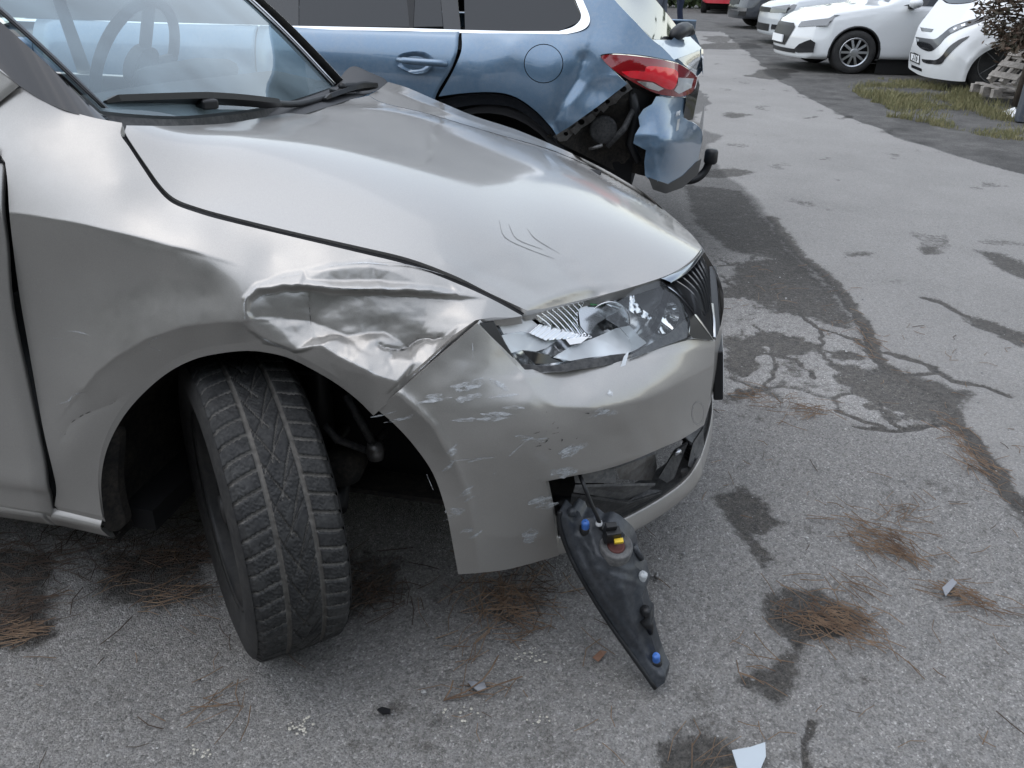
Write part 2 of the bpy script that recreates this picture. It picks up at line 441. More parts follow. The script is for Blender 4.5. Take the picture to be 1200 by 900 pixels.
def scrape_mat(name, col, lo=.42, hi=.62, sc=(30, 30, 160)):
    m = bpy.data.materials.new(name); m.use_nodes = True; t = m.node_tree; b = t.nodes['Principled BSDF']; b.inputs['Base Color'].default_value = (*col, 1); b.inputs['Roughness'].default_value = .7
    tc = t.nodes.new('ShaderNodeTexCoord'); mp = t.nodes.new('ShaderNodeMapping'); mp.inputs['Scale'].default_value = sc; no = t.nodes.new('ShaderNodeTexNoise'); no.inputs['Scale'].default_value = 1; no.inputs['Detail'].default_value = 5; no.inputs['Roughness'].default_value = .7
    rp = t.nodes.new('ShaderNodeValToRGB'); rp.color_ramp.elements[0].position = lo; rp.color_ramp.elements[1].position = hi
    t.links.new(tc.outputs['Object'], mp.inputs[0]); t.links.new(mp.outputs[0], no.inputs['Vector']); t.links.new(no.outputs['Fac'], rp.inputs[0]); t.links.new(rp.outputs[0], b.inputs['Alpha']); return m
M['scrape'] = scrape_mat('scraped_primer', (.58, .60, .62), .40, .68, (40, 40, 130)); M['scuff'] = scrape_mat('dark_scuff', (.04, .04, .04), .48, .66, (60, 60, 90)); M['scr_dark'] = mat('fine_scratch', (.22, .22, .22), .6)
M['lamp_inner'] = mat('grey_lamp_shell', (.55, .56, .57), .22, .85)
M['slat'] = mat('slat_edge', (.05, .052, .056), .25, coat=1)
M['dark_chrome'] = mat('smoked_chrome', (.28, .31, .35), .12, 1)
# ------------------------------------------------------------------ the ground: one sheet, worn asphalt lane, broken edge, dark lot
def gpoly(pts): return np.array([atz(a, b)[:2] for a, b in pts])
ROAD_L = gpoly([(826, 120), (832, 170), (850, 205), (872, 218), (903, 255), (940, 300), (985, 340), (1010, 375), (1022, 408), (1060, 440), (1112, 468), (1124, 495), (1136, 520), (1160, 545), (1185, 582), (1215, 615)])
ROAD_R = gpoly([(846, 36), (872, 60), (905, 90), (930, 105), (960, 122), (1000, 141), (1050, 161), (1120, 182), (1200, 205), (1290, 228)])
def build_ground():
    def axis(pts):
        out = [pts[0][0]]
        for (a, s0), (b, s1) in zip(pts, pts[1:]):
            x = a
            while x < b-1e-6:
                k = (x-a)/(b-a); x = min(b, x+s0+(s1-s0)*k); out.append(x)
        return np.array(out)
    xs = axis([(-300, 60), (-20, 3), (-4, .4), (-1.6, .03), (-.9, .010), (2.2, .010), (3.2, .03), (6, .06), (9, .4), (30, 3), (300, 60)])
    ys = axis([(-300, 60), (-12, 2), (-2.2, .05), (-1.25, .0085), (.2, .0085), (1.6, .015), (4.5, .03), (9, .07), (16, .12), (30, .5), (60, 4), (400, 60)])
    X, Y = np.meshgrid(xs, ys); n, m = X.shape
    # wobbling edges
    wx = X+.05*(fbm(X*5, Y*5, 4, 3)-.5)+.02*(vnoise(X*28, Y*28, 5)-.5); wy = Y+.05*(fbm(X*5, Y*5, 4, 11)-.5)+.02*(vnoise(X*28, Y*28, 8)-.5)
    fy = sstep(3, 7, Y); wx = wx+fy*.5*(fbm(X*1.8, Y*1.8, 4, 203)-.5); wy = wy+fy*.9*(fbm(X*1.8, Y*1.8, 4, 211)-.5)
    big = fbm(X*.9, Y*.9, 4, 21); med = fbm(X*4, Y*4, 4, 33)
    # lane = between the two broken edges
    far_end = atz(830, 37)[1]
    lane = np.vstack([ROAD_L[::-1], [[ROAD_L[0][0]-.9, far_end]], [[ROAD_R[0][0], far_end]], ROAD_R, [[9, -2]], [[3.2, -2.5]]])
    wob = .5+.03*Y
    wx2 = X+.28*np.clip(wob, .2, 1.3)*(fbm(X*2.2, Y*2.2, 4, 3)-.5); wy2 = Y+.28*np.clip(wob, .2, 1.3)*(fbm(X*2.2, Y*2.2, 4, 11)-.5)
    dl, sl = seg_dist(wx, wy, ROAD_L); dr, sr = seg_dist(wx2, wy2, ROAD_R)
    inlane = in_poly(wx*0+np.where(dr < 1.2, wx2, wx), np.where(dr < 1.2, wy2, wy), lane)
    de = np.minimum(dl, dr); sgn = np.where(inlane, 1, -1)
    lanef = sstep(-.02, .02, sgn*de)
    tone = np.full(X.shape, .225)
    tone = tone*(.86+.28*big)*(.93+.14*med)
    # zone left of the lane: grey broken asphalt near the silver car, darker further back between the cars
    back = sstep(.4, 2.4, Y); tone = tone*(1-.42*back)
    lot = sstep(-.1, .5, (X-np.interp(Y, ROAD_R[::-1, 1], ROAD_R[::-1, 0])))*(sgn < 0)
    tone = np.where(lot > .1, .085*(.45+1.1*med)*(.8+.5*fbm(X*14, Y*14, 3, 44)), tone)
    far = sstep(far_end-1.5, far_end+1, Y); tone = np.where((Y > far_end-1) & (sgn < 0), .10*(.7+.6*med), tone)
    tone = tone*(1-lanef)+lanef*.25*(.86+.28*big)*(.92+.16*med)
    # grime under the sill, darker ground by the tyre and bumper
    # dark mask (oily patches, cracks, potholes): 1 inside
    dark = np.zeros(X.shape)
    def blob(pts, amp=1., soft=.05, w=1):
        nonlocal dark
        P = gpoly(pts); lo = P.min(0)-.4; hi = P.max(0)+.4
        mk = (X > lo[0]) & (X < hi[0]) & (Y > lo[1]) & (Y < hi[1])
        x = wx[mk] if w else X[mk]; y = wy[mk] if w else Y[mk]
        d, _ = seg_dist(x, y, np.vstack([P, P[:1]])); s = np.where(in_poly(x, y, P), 1, -1)*d
        dark[mk] = np.maximum(dark[mk], amp*sstep(-soft, soft, s))
    def crack(pts, wd, amp=1.):
        nonlocal dark
        P = gpoly(pts); lo = P.min(0)-.3; hi = P.max(0)+.3
        mk = (X > lo[0]) & (X < hi[0]) & (Y > lo[1]) & (Y < hi[1])
        d, _ = seg_dist(wx[mk], wy[mk], P); dark[mk] = np.maximum(dark[mk], 1.35*amp*np.exp(-(d/(wd*.8))**2))
    def ell(cx, cy, rx, ry, amp=1.): blob([(cx+rx*math.cos(a), cy+ry*math.sin(a)) for a in np.linspace(0, 2*math.pi, 13)[:-1]], amp, .06)
    blob([(985, 440), (1030, 428), (1065, 436), (1110, 452), (1142, 460), (1128, 482), (1112, 494), (1085, 492), (1050, 480), (1000, 462)])
    blob([(860, 305), (925, 300), (975, 335), (1005, 375), (985, 385), (950, 372), (900, 366), (880, 350), (855, 345)], .85)
    blob([(800, 215), (870, 222), (903, 260), (940, 303), (960, 325), (900, 302), (850, 290), (815, 262)], .8)
    blob([(920, 395), (945, 405), (945, 440), (985, 452), (940, 455), (912, 430)], .6)
    blob([(828, 578), (868, 570), (903, 590), (924, 612), (898, 628), (912, 656), (896, 672), (876, 640), (850, 606)], .95, .03)
    blob([(895, 697), (930, 690), (985, 700), (1018, 725), (1000, 745), (942, 750), (934, 790), (914, 825), (890, 806), (868, 788), (900, 775), (924, 750), (902, 722)], 1., .03)
    blob([(768, 868), (800, 856), (850, 862), (866, 884), (862, 915), (768, 915)], 1., .03)
    blob([(1045, 545), (1100, 560), (1140, 575), (1190, 592), (1215, 612), (1215, 640), (1180, 610), (1160, 585), (1100, 575)], .55)
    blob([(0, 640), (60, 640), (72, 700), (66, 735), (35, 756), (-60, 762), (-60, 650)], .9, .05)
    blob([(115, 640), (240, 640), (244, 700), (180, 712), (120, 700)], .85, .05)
    blob([(395, 640), (470, 650), (470, 690), (440, 712), (396, 728), (330, 760), (300, 740)], .85, .06)  # darker area behind the tyre contact
    blob([(545, 672), (640, 672), (655, 715), (600, 740), (552, 725)], .5, .08)  # darker area below the bumper corner
    blob([(1140, 292), (1175, 296), (1210, 312), (1210, 332), (1170, 316)], .95)
    crack([(1085, 350), (1110, 357), (1130, 368)], .025); blob([(1122, 366), (1150, 372), (1205, 392), (1205, 410), (1160, 392), (1135, 380)], .95, .04)
    crack([(1023, 410), (1040, 412), (1085, 425), (1112, 445), (1150, 452), (1182, 463)], .022)
    crack([(1100, 437), (1060, 440), (1035, 428)], .018)
    crack([(1110, 470), (1125, 497), (1138, 520), (1160, 545), (1186, 582), (1215, 612)], .035, 1.)
    crack([(985, 340), (1010, 375), (1022, 408)], .035, .9); crack([(903, 255), (940, 300), (985, 340)], .05, .7)
    crack([(1110, 468), (1095, 462), (1070, 446), (1040, 425), (1024, 410)], .03, 1.); crack([(850, 330), (880, 345), (930, 362), (960, 385), (1000, 396), (1022, 408)], .016, .9); crack([(850, 420), (890, 412), (935, 420), (955, 440)], .014, .9); crack([(880, 380), (905, 395), (912, 420), (905, 445), (880, 462)], .012, .8); crack([(960, 385), (965, 410), (985, 430)], .012, .8)
    crack([(955, 845), (950, 870), (955, 900)], .012, .9)
    crack([(1000, 495), (1050, 503), (1090, 500), (1124, 497)], .014); crack([(1030, 462), (1045, 490), (1060, 503)], .014); crack([(985, 478), (1015, 492), (1040, 498)], .014)
    for q in ((840, 46, 18, 4, .7), (852, 54, 42, 4.5, .8), (905, 87, 26, 7, .85), (868, 131, 10, 2.4, .8), (988, 136, 14, 2.6, .95), (938, 135, 9, 1.6, .8), (1090, 293, 14, 6, .9), (1006, 297, 18, 3, .8), (846, 201, 38, 6, .85), (1050, 157, 12, 2, .6), (1045, 330, 16, 3, .6), (1150, 623, 14, 6, .6), (872, 28, 40, 3, .5)): ell(*q)
    # alligator cracking beside the lane edge
    reg = gpoly([(835, 300), (900, 290), (985, 345), (1020, 410), (1110, 470), (1120, 498), (1000, 492), (900, 474), (845, 472)])
    d, _ = seg_dist(X, Y, np.vstack([reg, reg[:1]])); al = np.where(in_poly(X, Y, reg), 1, -1)*d; al = sstep(-.06, .08, al)
    px_, py_ = wx*6.0, wy*6.0
    ix = np.floor(px_).astype(np.int64); iy = np.floor(py_).astype(np.int64); f1 = np.full(X.shape, 9.); f2 = np.full(X.shape, 9.)
    msk = al > .01
    for a in (-1, 0, 1):
        for b in (-1, 0, 1):
            cx = ix+a+_h(ix+a, iy+b, 71); cy = iy+b+_h(ix+a, iy+b, 72); dd = np.hypot(px_-cx, py_-cy)
            f2 = np.where(dd < f1, f1, np.minimum(f2, dd)); f1 = np.minimum(f1, dd)
    cr = np.exp(-((f2-f1)/.17)**2)*al*sstep(.35, .6, fbm(X*3, Y*3, 3, 5)+.12)
    dark = np.maximum(dark, cr*.85*msk); dark = np.maximum(dark, al*.9*sstep(.52, .62, fbm(X*5, Y*5, 4, 91)))
    tone = tone*(1+.30*al)
    # lane speckle of small worn spots
    sp = sstep(.70, .76, fbm(X*3.3, Y*3.3, 4, 55)); dark = np.maximum(dark, sp*.5*lanef)
    sp = sstep(.62, .74, fbm(X*7, Y*7, 4, 58)); dark = np.maximum(dark, sp*.35*(1-lanef)*(Y < 6))
    # relief: lane sits a little proud of the broken strip, dark patches and cracks are sunk
    Z = .006*lanef-.007*np.minimum(dark, 1.2)+.004*(fbm(X*6, Y*6, 4, 77)-.5)-.004
    Z += .002*(vnoise(X*70, Y*70, 3)-.5)*np.exp(-(Y/4)**2)
    # the lot beyond falls and rises by a few centimetres
    Z += .03*(fbm(X*.5, Y*.5, 3, 99)-.5)*sstep(2.5, 6, Y)
    idx = np.arange(n*m).reshape(n, m)
    f = np.stack([idx[:-1, :-1], idx[:-1, 1:], idx[1:, 1:], idx[1:, :-1]], -1).reshape(-1, 4)
    me = bpy.data.meshes.new('ground'); me.vertices.add(n*m); me.vertices.foreach_set('co', np.stack([X, Y, Z], -1).ravel())
    me.loops.add(f.size); me.loops.foreach_set('vertex_index', f.ravel()); me.polygons.add(len(f))
    me.polygons.foreach_set('loop_start', np.arange(len(f))*4); me.polygons.foreach_set('loop_total', np.full(len(f), 4))
    me.update(); me.polygons.foreach_set('use_smooth', np.ones(len(f), bool))
    for nm, a in (('tone', tone), ('dark', dark), ('lane', lanef)):
        at_ = me.attributes.new(nm, 'FLOAT', 'POINT'); at_.data.foreach_set('value', a.ravel().astype(np.float32))
    m = mat('worn_asphalt', (.2, .2, .2), .9, spec=.3); q = N(m)
    tn = q.attr('tone').outputs['Fac']; dk = q.attr('dark').outputs['Fac']; ln = q.attr('lane').outputs['Fac']
    nz = q.noise(38, 6, .75); nf = q.noise(170, 4, .7)
    n9 = q.noise(9, 5, .7); k = q.math('ADD', dk, q.math('MULTIPLY', q.math('SUBTRACT', nz, .5), 1.5)); k = q.math('ADD', k, q.math('MULTIPLY', q.math('SUBTRACT', n9, .5), .8)); k = q.math('ADD', k, q.math('MULTIPLY', q.math('SUBTRACT', nf, .5), .8)); k = q.ramp(k, [(.36, 0), (.72, 1)])
    k = q.math('MULTIPLY', k, q.ramp(dk, [(.0, 0), (.25, 1)]))
    st = q.voro(300, 'F1', 'Color'); bw = q.new('RGBToBW'); q.lk(st, bw.inputs[0])
    stone = q.ramp(bw.outputs[0], [(.2, .70), (.55, 1.), (.80, 1.10), (.94, 1.7)])
    st2 = q.voro(130, 'F1', 'Color'); bw2 = q.new('RGBToBW'); q.lk(st2, bw2.inputs[0])
    stone2 = q.ramp(bw2.outputs[0], [(.12, .76), (.4, 1.), (.75, 1.04), (.92, 1.25)])
    grain = q.math('MULTIPLY', stone, stone2); grain = q.math('MULTIPLY', grain, q.ramp(nf, [(.3, .75), (.7, 1.25)]))
    grain = q.mix(q.math('MULTIPLY', ln, .45), grain, (1, 1, 1))
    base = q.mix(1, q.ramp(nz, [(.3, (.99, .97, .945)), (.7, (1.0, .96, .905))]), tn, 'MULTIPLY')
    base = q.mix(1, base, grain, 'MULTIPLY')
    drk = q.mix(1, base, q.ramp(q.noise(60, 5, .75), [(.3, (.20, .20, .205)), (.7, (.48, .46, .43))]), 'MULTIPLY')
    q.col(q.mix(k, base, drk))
    q.rough(q.math('SUBTRACT', .92, q.math('MULTIPLY', k, .12)))
    h = q.math('ADD', q.math('MULTIPLY', bw.outputs[0], .6), q.math('MULTIPLY', q.voro(300), -1.4)); h2 = q.math('ADD', h, q.math('MULTIPLY', q.voro(130), -1.0))
    q.nrm(q.bump(h2, .55, .004))
    me.materials.append(m); o = bpy.data.objects.new('ground', me); link(o)
    tag(o, 'worn grey asphalt yard with a lighter lane and dark oily patches', None, None, 'structure')
    return o
build_ground()
# ------------------------------------------------------------------ the silver hatchback with the crumpled front corner
car = thing('damaged_hatchback', 'silver beige hatchback with crumpled front wing, broken headlamp and turned front wheel', 'car')
LEAN = .045          # the car leans on its damaged corner: left side sits lower
def mir(P):
    P = np.array(P, float).copy(); P[..., 2] -= 2*LEAN*np.abs(P[..., 1]); P[..., 1] *= -1; return P
# ---- wing (fender)
DENT = tin([
 (1, [(281, 379, 0), (283, 350, 0), (300, 331, 0), (326, 322, 0), (355, 317, 0), (385, 308, 0), (430, 303, 0), (475, 312, 0), (525, 331, 0), (570, 351, 0), (600, 372, 0), (562, 377, 0), (530, 398, 0), (502, 424, 0), (470, 453, 0), (438, 481, 0), (400, 447, 0), (345, 414, 0), (310, 403, 0)]),
 (0, [(378, 317, -5), (405, 312, -8), (432, 311, -8), (462, 316, -4)]),
 (0, [(360, 328, -2), (400, 329, 3), (440, 328, 5), (490, 333, 3), (530, 339, 2)]),
 (0, [(288, 366, -3), (289, 350, -7), (302, 339, -9), (330, 335, -11), (352, 335, -13), (400, 338, -14), (450, 338, -15), (500, 342, -11), (540, 345, -5)]),
 (0, [(292, 366, 3), (294, 353, 5), (305, 346, 8), (332, 341, 12), (354, 341, 16), (400, 344, 20), (450, 344, 22), (500, 349, 17), (540, 353, 7)]),
 (0, [(300, 372, 5), (335, 372, 16), (364, 376, 24), (400, 366, 22), (450, 370, 25), (500, 376, 22), (538, 380, 9)]),
 (0, [(293, 379, -2), (330, 383, 3), (366, 396, 10), (405, 392, 26), (450, 390, 31), (480, 405, 32), (494, 398, 26), (518, 398, 16)]),
 (0, [(304, 393, -9), (322, 401, -13), (346, 409, -13), (376, 404, -8), (410, 425, -15), (440, 440, -18), (465, 448, -16)]),
 (0, [(425, 410, 9), (455, 422, 9), (487, 424, 4)])])
def fdisp(px, py):
    jx = px+1.0*(vnoise(px/6, py/6, 3)-.5)+3*(vnoise(px/17, py/17, 5)-.5); jy = py+1.4*(vnoise(px/6, py/9, 12)-.5)+3*(vnoise(px/24, py/20, 15)-.5)
    d = sum(DENT(jx+a*.9, jy+b*.9) for a, b in ((0, 0), (1, 0), (-1, 0), (0, 1), (0, -1)))/5
    g = np.exp(-(((px-420)/110)**2+((py-375)/55)**2)**2)
    d += g*(.005*(fbm(px/30, py/20, 2, 13)-.5)+.0003*(vnoise(px/5, py/3, 4)-.5))
    d += fold(px, py, [(445, 404), (460, 410), (478, 408), (490, 398), (518, 396)], .008, 3, 3, 3)
    d += fold(px, py, [(361, 338), (363, 365), (366, 395)], .003, 3, 7)
    d += fold(px, py, [(305, 395), (318, 401), (345, 411)], .003, 4, 4, 1.5)
    # body side: shoulder line, wheel-arch roll
    ar = [(98, 455), (112, 437), (135, 418), (170, 397), (215, 382), (255, 377), (288, 376)]
    d += fold(px, py, ar, -.010, 16, 10)
    # shallow creases and a small crack behind the arch
    d += fold(px, py, [(75, 512), (82, 497), (100, 485), (125, 476), (137, 470)], .003, 8, 5)
    return d
CREASE = [(-60, 243, -.842), (5, 249.5, -.842), (60, 257, -.842), (120, 268.5, -.842), (200, 288, -.838), (245, 300, -.832), (285, 313, -.824)]
F_TOP = [(-40, 143, -.765), (25, 102, -.735), (75, 130, -.722), (143, 146, -.71), (160, 185, -.735), (200, 237, -.765), (265, 259, -.765), (30, 180, -.792), (90, 195, -.785), (140, 215, -.785), (60, 222, -.818), (150, 250, -.812), (230, 272, -.805)]
F_BOT = [(20, 300, -.836), (100, 310, -.836), (190, 320, -.838), (20, 360, -.836), (100, 360, -.839), (170, 345, -.842), (240, 345, -.843), (45, 470, -.845), (75, 420, -.846), (62, 545, -.85), (62, 592, -.842), (90, 520, -.852), (118, 604, -.838),
 (105, 452, -.853), (135, 420, -.855), (170, 398, -.856), (215, 384, -.856), (270, 378, -.855), (117, 530, -.842), (145, 475, -.840), (180, 441, -.838), (230, 412, -.837), (285, 403, -.837)]
F_FRONT = [(340, 277, -.757), (420, 296, -.747), (480, 311, -.737), (535, 332, -.717), (612, 370, -.69), (335, 411, -.838), (385, 435, -.842), (438, 476, -.844), (320, 300, -.785), (330, 345, -.830), (320, 375, -.843), (380, 330, -.805), (380, 370, -.828), (380, 405, -.845), (430, 320, -.775), (430, 350, -.803), (430, 385, -.826), (430, 425, -.848), (500, 345, -.765), (500, 380, -.795), (490, 410, -.82), (560, 378, -.77), (550, 360, -.75)]
_ft = tps_fit(F_TOP+CREASE+F_FRONT, .02); _fb = tps_fit(F_BOT+CREASE+F_FRONT+[(265, 259, -.765), (200, 237, -.79)], .02)
def FF(px, py):
    px = np.asarray(px, float); py = np.asarray(py, float)
    d, sg = seg_dist(px, py, [q[:2] for q in CREASE]); k = sstep(-2.5, 2.5, d*sg); k = np.where(px > 285, sstep(-30, 30, d*sg), k)
    return _ft(px, py)*(1-k)+_fb(px, py)*k
SHUT = [(143, 147), (141.5, 158), (151, 172), (166, 195), (184, 221), (202, 238), (230, 249), (265, 259), (340, 277), (420, 296), (480, 311), (535, 332), (575, 350), (612, 370)]
wing_out = oline([(-40, 143), (-8, 121), (10, 109), (25, 102)], [(25, 102), (45, 115), (75, 128), (110, 138), (143, 144)], ('l', [(143, 144), (143, 147)]), SHUT,
    ('l', [(612, 370), (600, 372), (576, 372), (557.5, 375)]), ('l', [(557.5, 375), (529.5, 394.2), (499.5, 422), (467.5, 450), (436, 478.5)]),
    [(436, 478.5), (415, 458), (385, 436), (340, 412), (310, 404), (285, 402), (255, 405), (225, 412), (195, 427), (165, 452), (140, 482), (122, 518), (115, 555), (117, 590), (120, 605)],
    ('l', [(120, 605), (64, 593)]), [(64, 593), (66, 575), (63, 556), (50, 500), (34, 410), (22, 340), (12, 260), (9, 215), (6, 190)], ('l', [(6, 190), (-12, 163), (-40, 143)]))
wing = panel('front_wing', wing_out, FF, M['silver'], car, 2.0, fdisp, .016, fdir=(0, .25, -1.))
wing['label'] = 'crumpled silver front wing with deep horizontal folds above the wheel'
# inner arch return lip
lip = crom([(120, 605), (115, 555), (122, 518), (140, 482), (165, 452), (195, 427), (225, 412), (255, 405), (285, 402), (310, 404), (340, 412), (385, 436), (415, 458), (438, 480)], 5)
L0 = surf_pts(FF, lip[:, 0], lip[:, 1], fdisp, .0005); L1 = L0+np.array([0, .022, .004]); L2 = L1+np.array([0, .004, .012])
nL = len(L0); mobj('arch_lip', np.vstack([L0, L1, L2]), [[i+k*nL, i+1+k*nL, i+1+(k+1)*nL, i+(k+1)*nL] for k in (0, 1) for i in range(nL-1)], M['silver'], car)
# ---- bonnet
BN = [(148, 148), (147, 156), (156, 171), (171, 193), (189, 218), (206, 233), (232, 243), (268, 253), (342, 271), (422, 289), (480, 303), (533, 323), (575, 344), (618, 364)]
BCTRL = [(148, 148, -.695), (147, 156, -.70), (171, 193, -.73), (206, 233, -.752), (268, 253, -.752), (342, 271, -.744), (422, 289, -.735), (480, 303, -.724), (533, 323, -.707), (575, 344, -.69), (618, 364, -.67),
 (660, 357, -.585), (700, 348, -.51), (740, 337, -.445), (775, 326, -.385), (800, 313, -.31), (815, 300, -.22), (822, 291, -.12),
 (200, 148, -.56), (260, 145, -.385), (300, 139, -.235), (350, 130, .03), (400, 119, .33), (440, 110, .56),
 (450, 121, .60), (500, 133, .605), (567, 153, .615), (640, 176, .625), (700, 200, .60), (750, 230, .5), (790, 260, .3), (812, 280, .05)]
BTOP = [(-.1, -.55, .962), (.1, -.55, .912), (.3, -.55, .855), (.43, -.55, .79), (-.1, -.2, .935), (.1, -.2, .898), (.3, -.2, .856), (.5, -.2, .80), (.65, -.2, .752), (-.1, .2, .915), (.1, .2, .872), (.3, .2, .826), (.5, .2, .765), (.62, .2, .715), (-.1, .45, .885), (.1, .45, .84), (.3, .45, .787)]
BF = hf_fit([V(at(*q)) for q in BCTRL]+BTOP, .012)
def bdisp(px, py):
    d = np.zeros(px.shape)
    # pressed styling lines
    d += fold(px, py, [(148, 160), (230, 178), (320, 203), (420, 232), (520, 262), (600, 290)], -.0022, 40, 22)
    d += fold(px, py, [(400, 122), (450, 124), (500, 137), (567, 157), (640, 182), (700, 208)], -.006, 10, 16)
    # buckled front corner
    d += fold(px, py, [(612, 364), (640, 352), (668, 342), (690, 336), (704, 336)], -.009, 34, 13)
    d += fold(px, py, [(560, 318), (592, 326), (625, 340)], .006, 16, 20); d += fold(px, py, [(520, 306), (555, 322), (600, 350)], -.004, 18, 10)
    d += fold(px, py, [(640, 300), (668, 325), (690, 342)], .005, 26, 20); d += fold(px, py, [(700, 335), (690, 318), (672, 300)], -.005, 16, 22)
    dl_, sl_ = seg_dist(px, py, [(606, 366), (640, 351), (672, 341), (708, 334)]); d += np.where(sl_ > 0, .0013*np.minimum(dl_, 22), 0)*sstep(600, 625, px)*(1-sstep(690, 716, px))
    g = np.exp(-(((px-640)/75)**2+((py-325)/34)**2)); d += g*.012*(fbm(px/45, py/22, 3, 40)-.5)
    return d
bon_out = oline(BN, [(618, 364), (640, 361), (670, 354), (720, 342), (770, 327), (795, 316), (812, 303), (822, 291)], [(822, 291), (816, 281), (795, 260), (760, 232), (715, 205), (680, 190), (640, 174), (567, 153), (500, 133), (450, 121), (432, 112)],
    [(432, 112), (400, 119), (350, 130), (300, 139), (260, 145), (200, 147.5), (148, 147)])
bonnet = panel('bonnet', bon_out, BF, M['silver_clean'], car, 4, bdisp, .02, fdir=(.0, .25, -1.))
# black strip puts shade into the gap between wing and bonnet
gp_ = np.array(SHUT[1:]); bn_ = np.array(BN[1:]); gA = crom(gp_, 4); gB = crom(bn_, 4)
gap_o = np.vstack([gA+np.array([-2, 1.5]), (gB+np.array([2.5, -1.5]))[::-1]])
GA = surf_pts(FF, gA[:, 0]-1.5, gA[:, 1]+1, fdisp, .005); GB = surf_pts(BF, gB[:, 0]+1.5, gB[:, 1]-1.5, bdisp, .010)
mobj('bonnet_gap', np.vstack([GA, GB]), [[i, i+1, i+1+len(GA), i+len(GA)] for i in range(len(GA)-1)], M['dark'], car)
# left wing: the sliver beyond the bonnet, then down its far side
lw = crom([(432, 110), (450, 119), (500, 131), (567, 151), (640, 172), (680, 188), (715, 203), (760, 230), (795, 258)], 5)
A0 = surf_pts(BF, lw[:, 0], lw[:, 1], bdisp, .004); A0[:, 2] -= .004
sil = crom([(455, 96), (478, 103), (515, 119), (556, 136), (605, 152), (655, 173), (690, 189), (722, 206), (764, 232), (797, 259)], 5)[:len(A0)]
ysil = np.interp(np.linspace(0, 1, len(A0)), [0, .3, .6, .8, 1], [.70, .715, .715, .68, .52]); sil = sil[np.linspace(0, len(sil)-1, len(A0)).astype(int)]
A1 = at(sil[:, 0], sil[:, 1], ysil)
rows = [A0, A0*.5+A1*.5+np.array([0, 0, -.004]), A1]
for dy, dz in ((.05, -.03), (.10, -.10), (.125, -.22), (.13, -.36), (.11, -.52)): rows.append(A1+np.array([0, dy, dz]))
S = np.array(rows); nr, nc = S.shape[:2]
fcs = [[i*nc+j, i*nc+j+1, (i+1)*nc+j+1, (i+1)*nc+j] for i in range(nr-1) for j in range(nc-1)]
mobj('left_front_wing', S.reshape(-1, 3), fcs, M['silver_clean'], car)
# ---- bumper
PCTRL = [(560, 379, -.775), (530, 398, -.80), (500, 427, -.825), (470, 455, -.845), (442, 480, -.852), (480, 515, -.848), (510, 555, -.842), (530, 610, -.832), (537, 672, -.80), (590, 668, -.73), (655, 650, -.655),
 (585, 405, -.76), (612, 437, -.745), (650, 436, -.70), (700, 428, -.635), (750, 413, -.55), (810, 396, -.44), (836, 399, -.36), (835, 440, -.335), (830, 470, -.325), (824, 500, -.32),
 (620, 470, -.782), (700, 465, -.70), (760, 450, -.60), (800, 440, -.50), (560, 470, -.82), (520, 480, -.845), (600, 520, -.80), (540, 540, -.842), (660, 530, -.735), (720, 510, -.65), (780, 480, -.53), (640, 562, -.742), (700, 551, -.665), (760, 532, -.565), (800, 514, -.44),
 (580, 580, -.79), (640, 610, -.70), (570, 630, -.78), (620, 640, -.70)]
PF = tps_fit(PCTRL, .06)
def pdisp(px, py):
    d1, s1 = seg_dist(px, py, [(462, 458), (490, 478), (512, 503), (535, 545), (550, 590), (560, 640), (563, 690)]); k1 = np.where(s1 > 0, np.minimum(d1, 45)*.0007, 0)
    d2, s2 = seg_dist(px, py, [(606, 428), (622, 456), (650, 474), (700, 479), (760, 466), (840, 430)]); k2 = np.where(s2 < 0, np.minimum(d2, 42)*.00055, 0)*sstep(604, 640, px)
    return k1+k2+pdisp0(px, py)
def pdisp0(px, py):
    d = fold(px, py, [(470, 462), (510, 500), (535, 545), (550, 585), (560, 640), (563, 672)], -.010, 7, 20)
    d += fold(px, py, [(612, 440), (625, 462), (650, 476), (700, 480), (760, 466), (830, 432)], -.0045, 22, 9)
    d += fold(px, py, [(612, 442), (660, 441), (710, 434), (760, 420), (835, 404)], -.004, 4, 14)
    d += fold(px, py, [(640, 563), (700, 551), (760, 532), (824, 500)], -.004, 10, 4)
    d += fold(px, py, [(575, 628), (620, 630), (650, 628)], -.003, 12, 8)
    d += .004*(fbm(px/60, py/40, 3, 51)-.5)
    return d
bum_out = oline(('l', [(560, 379), (442, 480)]), [(442, 480), (462, 497), (485, 522), (508, 556), (523, 600), (530, 635), (537, 673)], [(537, 673), (565, 671), (600, 666), (655, 651)], ('l', [(655, 651), (648, 600), (640, 564)]),
    [(640, 564), (670, 558), (705, 551), (740, 540), (775, 525), (800, 514), (825, 498)], [(825, 498), (832, 465), (836, 435), (838, 400)], ('l', [(838, 400), (812, 397)]), [(812, 397), (780, 406), (745, 418), (700, 430), (660, 436), (613, 438)], ('l', [(613, 438), (560, 379)]))
bumper = panel('front_bumper', bum_out, PF, M['silver'], car, 3.4, pdisp, .016, off=-.004)
sA = crom([(555, 375), (527, 393), (497, 421), (465, 449), (436, 475)], 4); sB = sA+np.array([7, 6.])
SA = surf_pts(FF, sA[:, 0], sA[:, 1], fdisp, .012); SB = surf_pts(PF, sB[:, 0], sB[:, 1], pdisp, .014)
mobj('wing_bumper_gap', np.vstack([SA, SB]), [[i, i+1, i+1+len(SA), i+len(SA)] for i in range(len(SA)-1)], M['dark'], car)  # black strip gives the wing-bumper seam its shade
bumper['label'] = 'scraped silver front bumper pulled away from the wing'
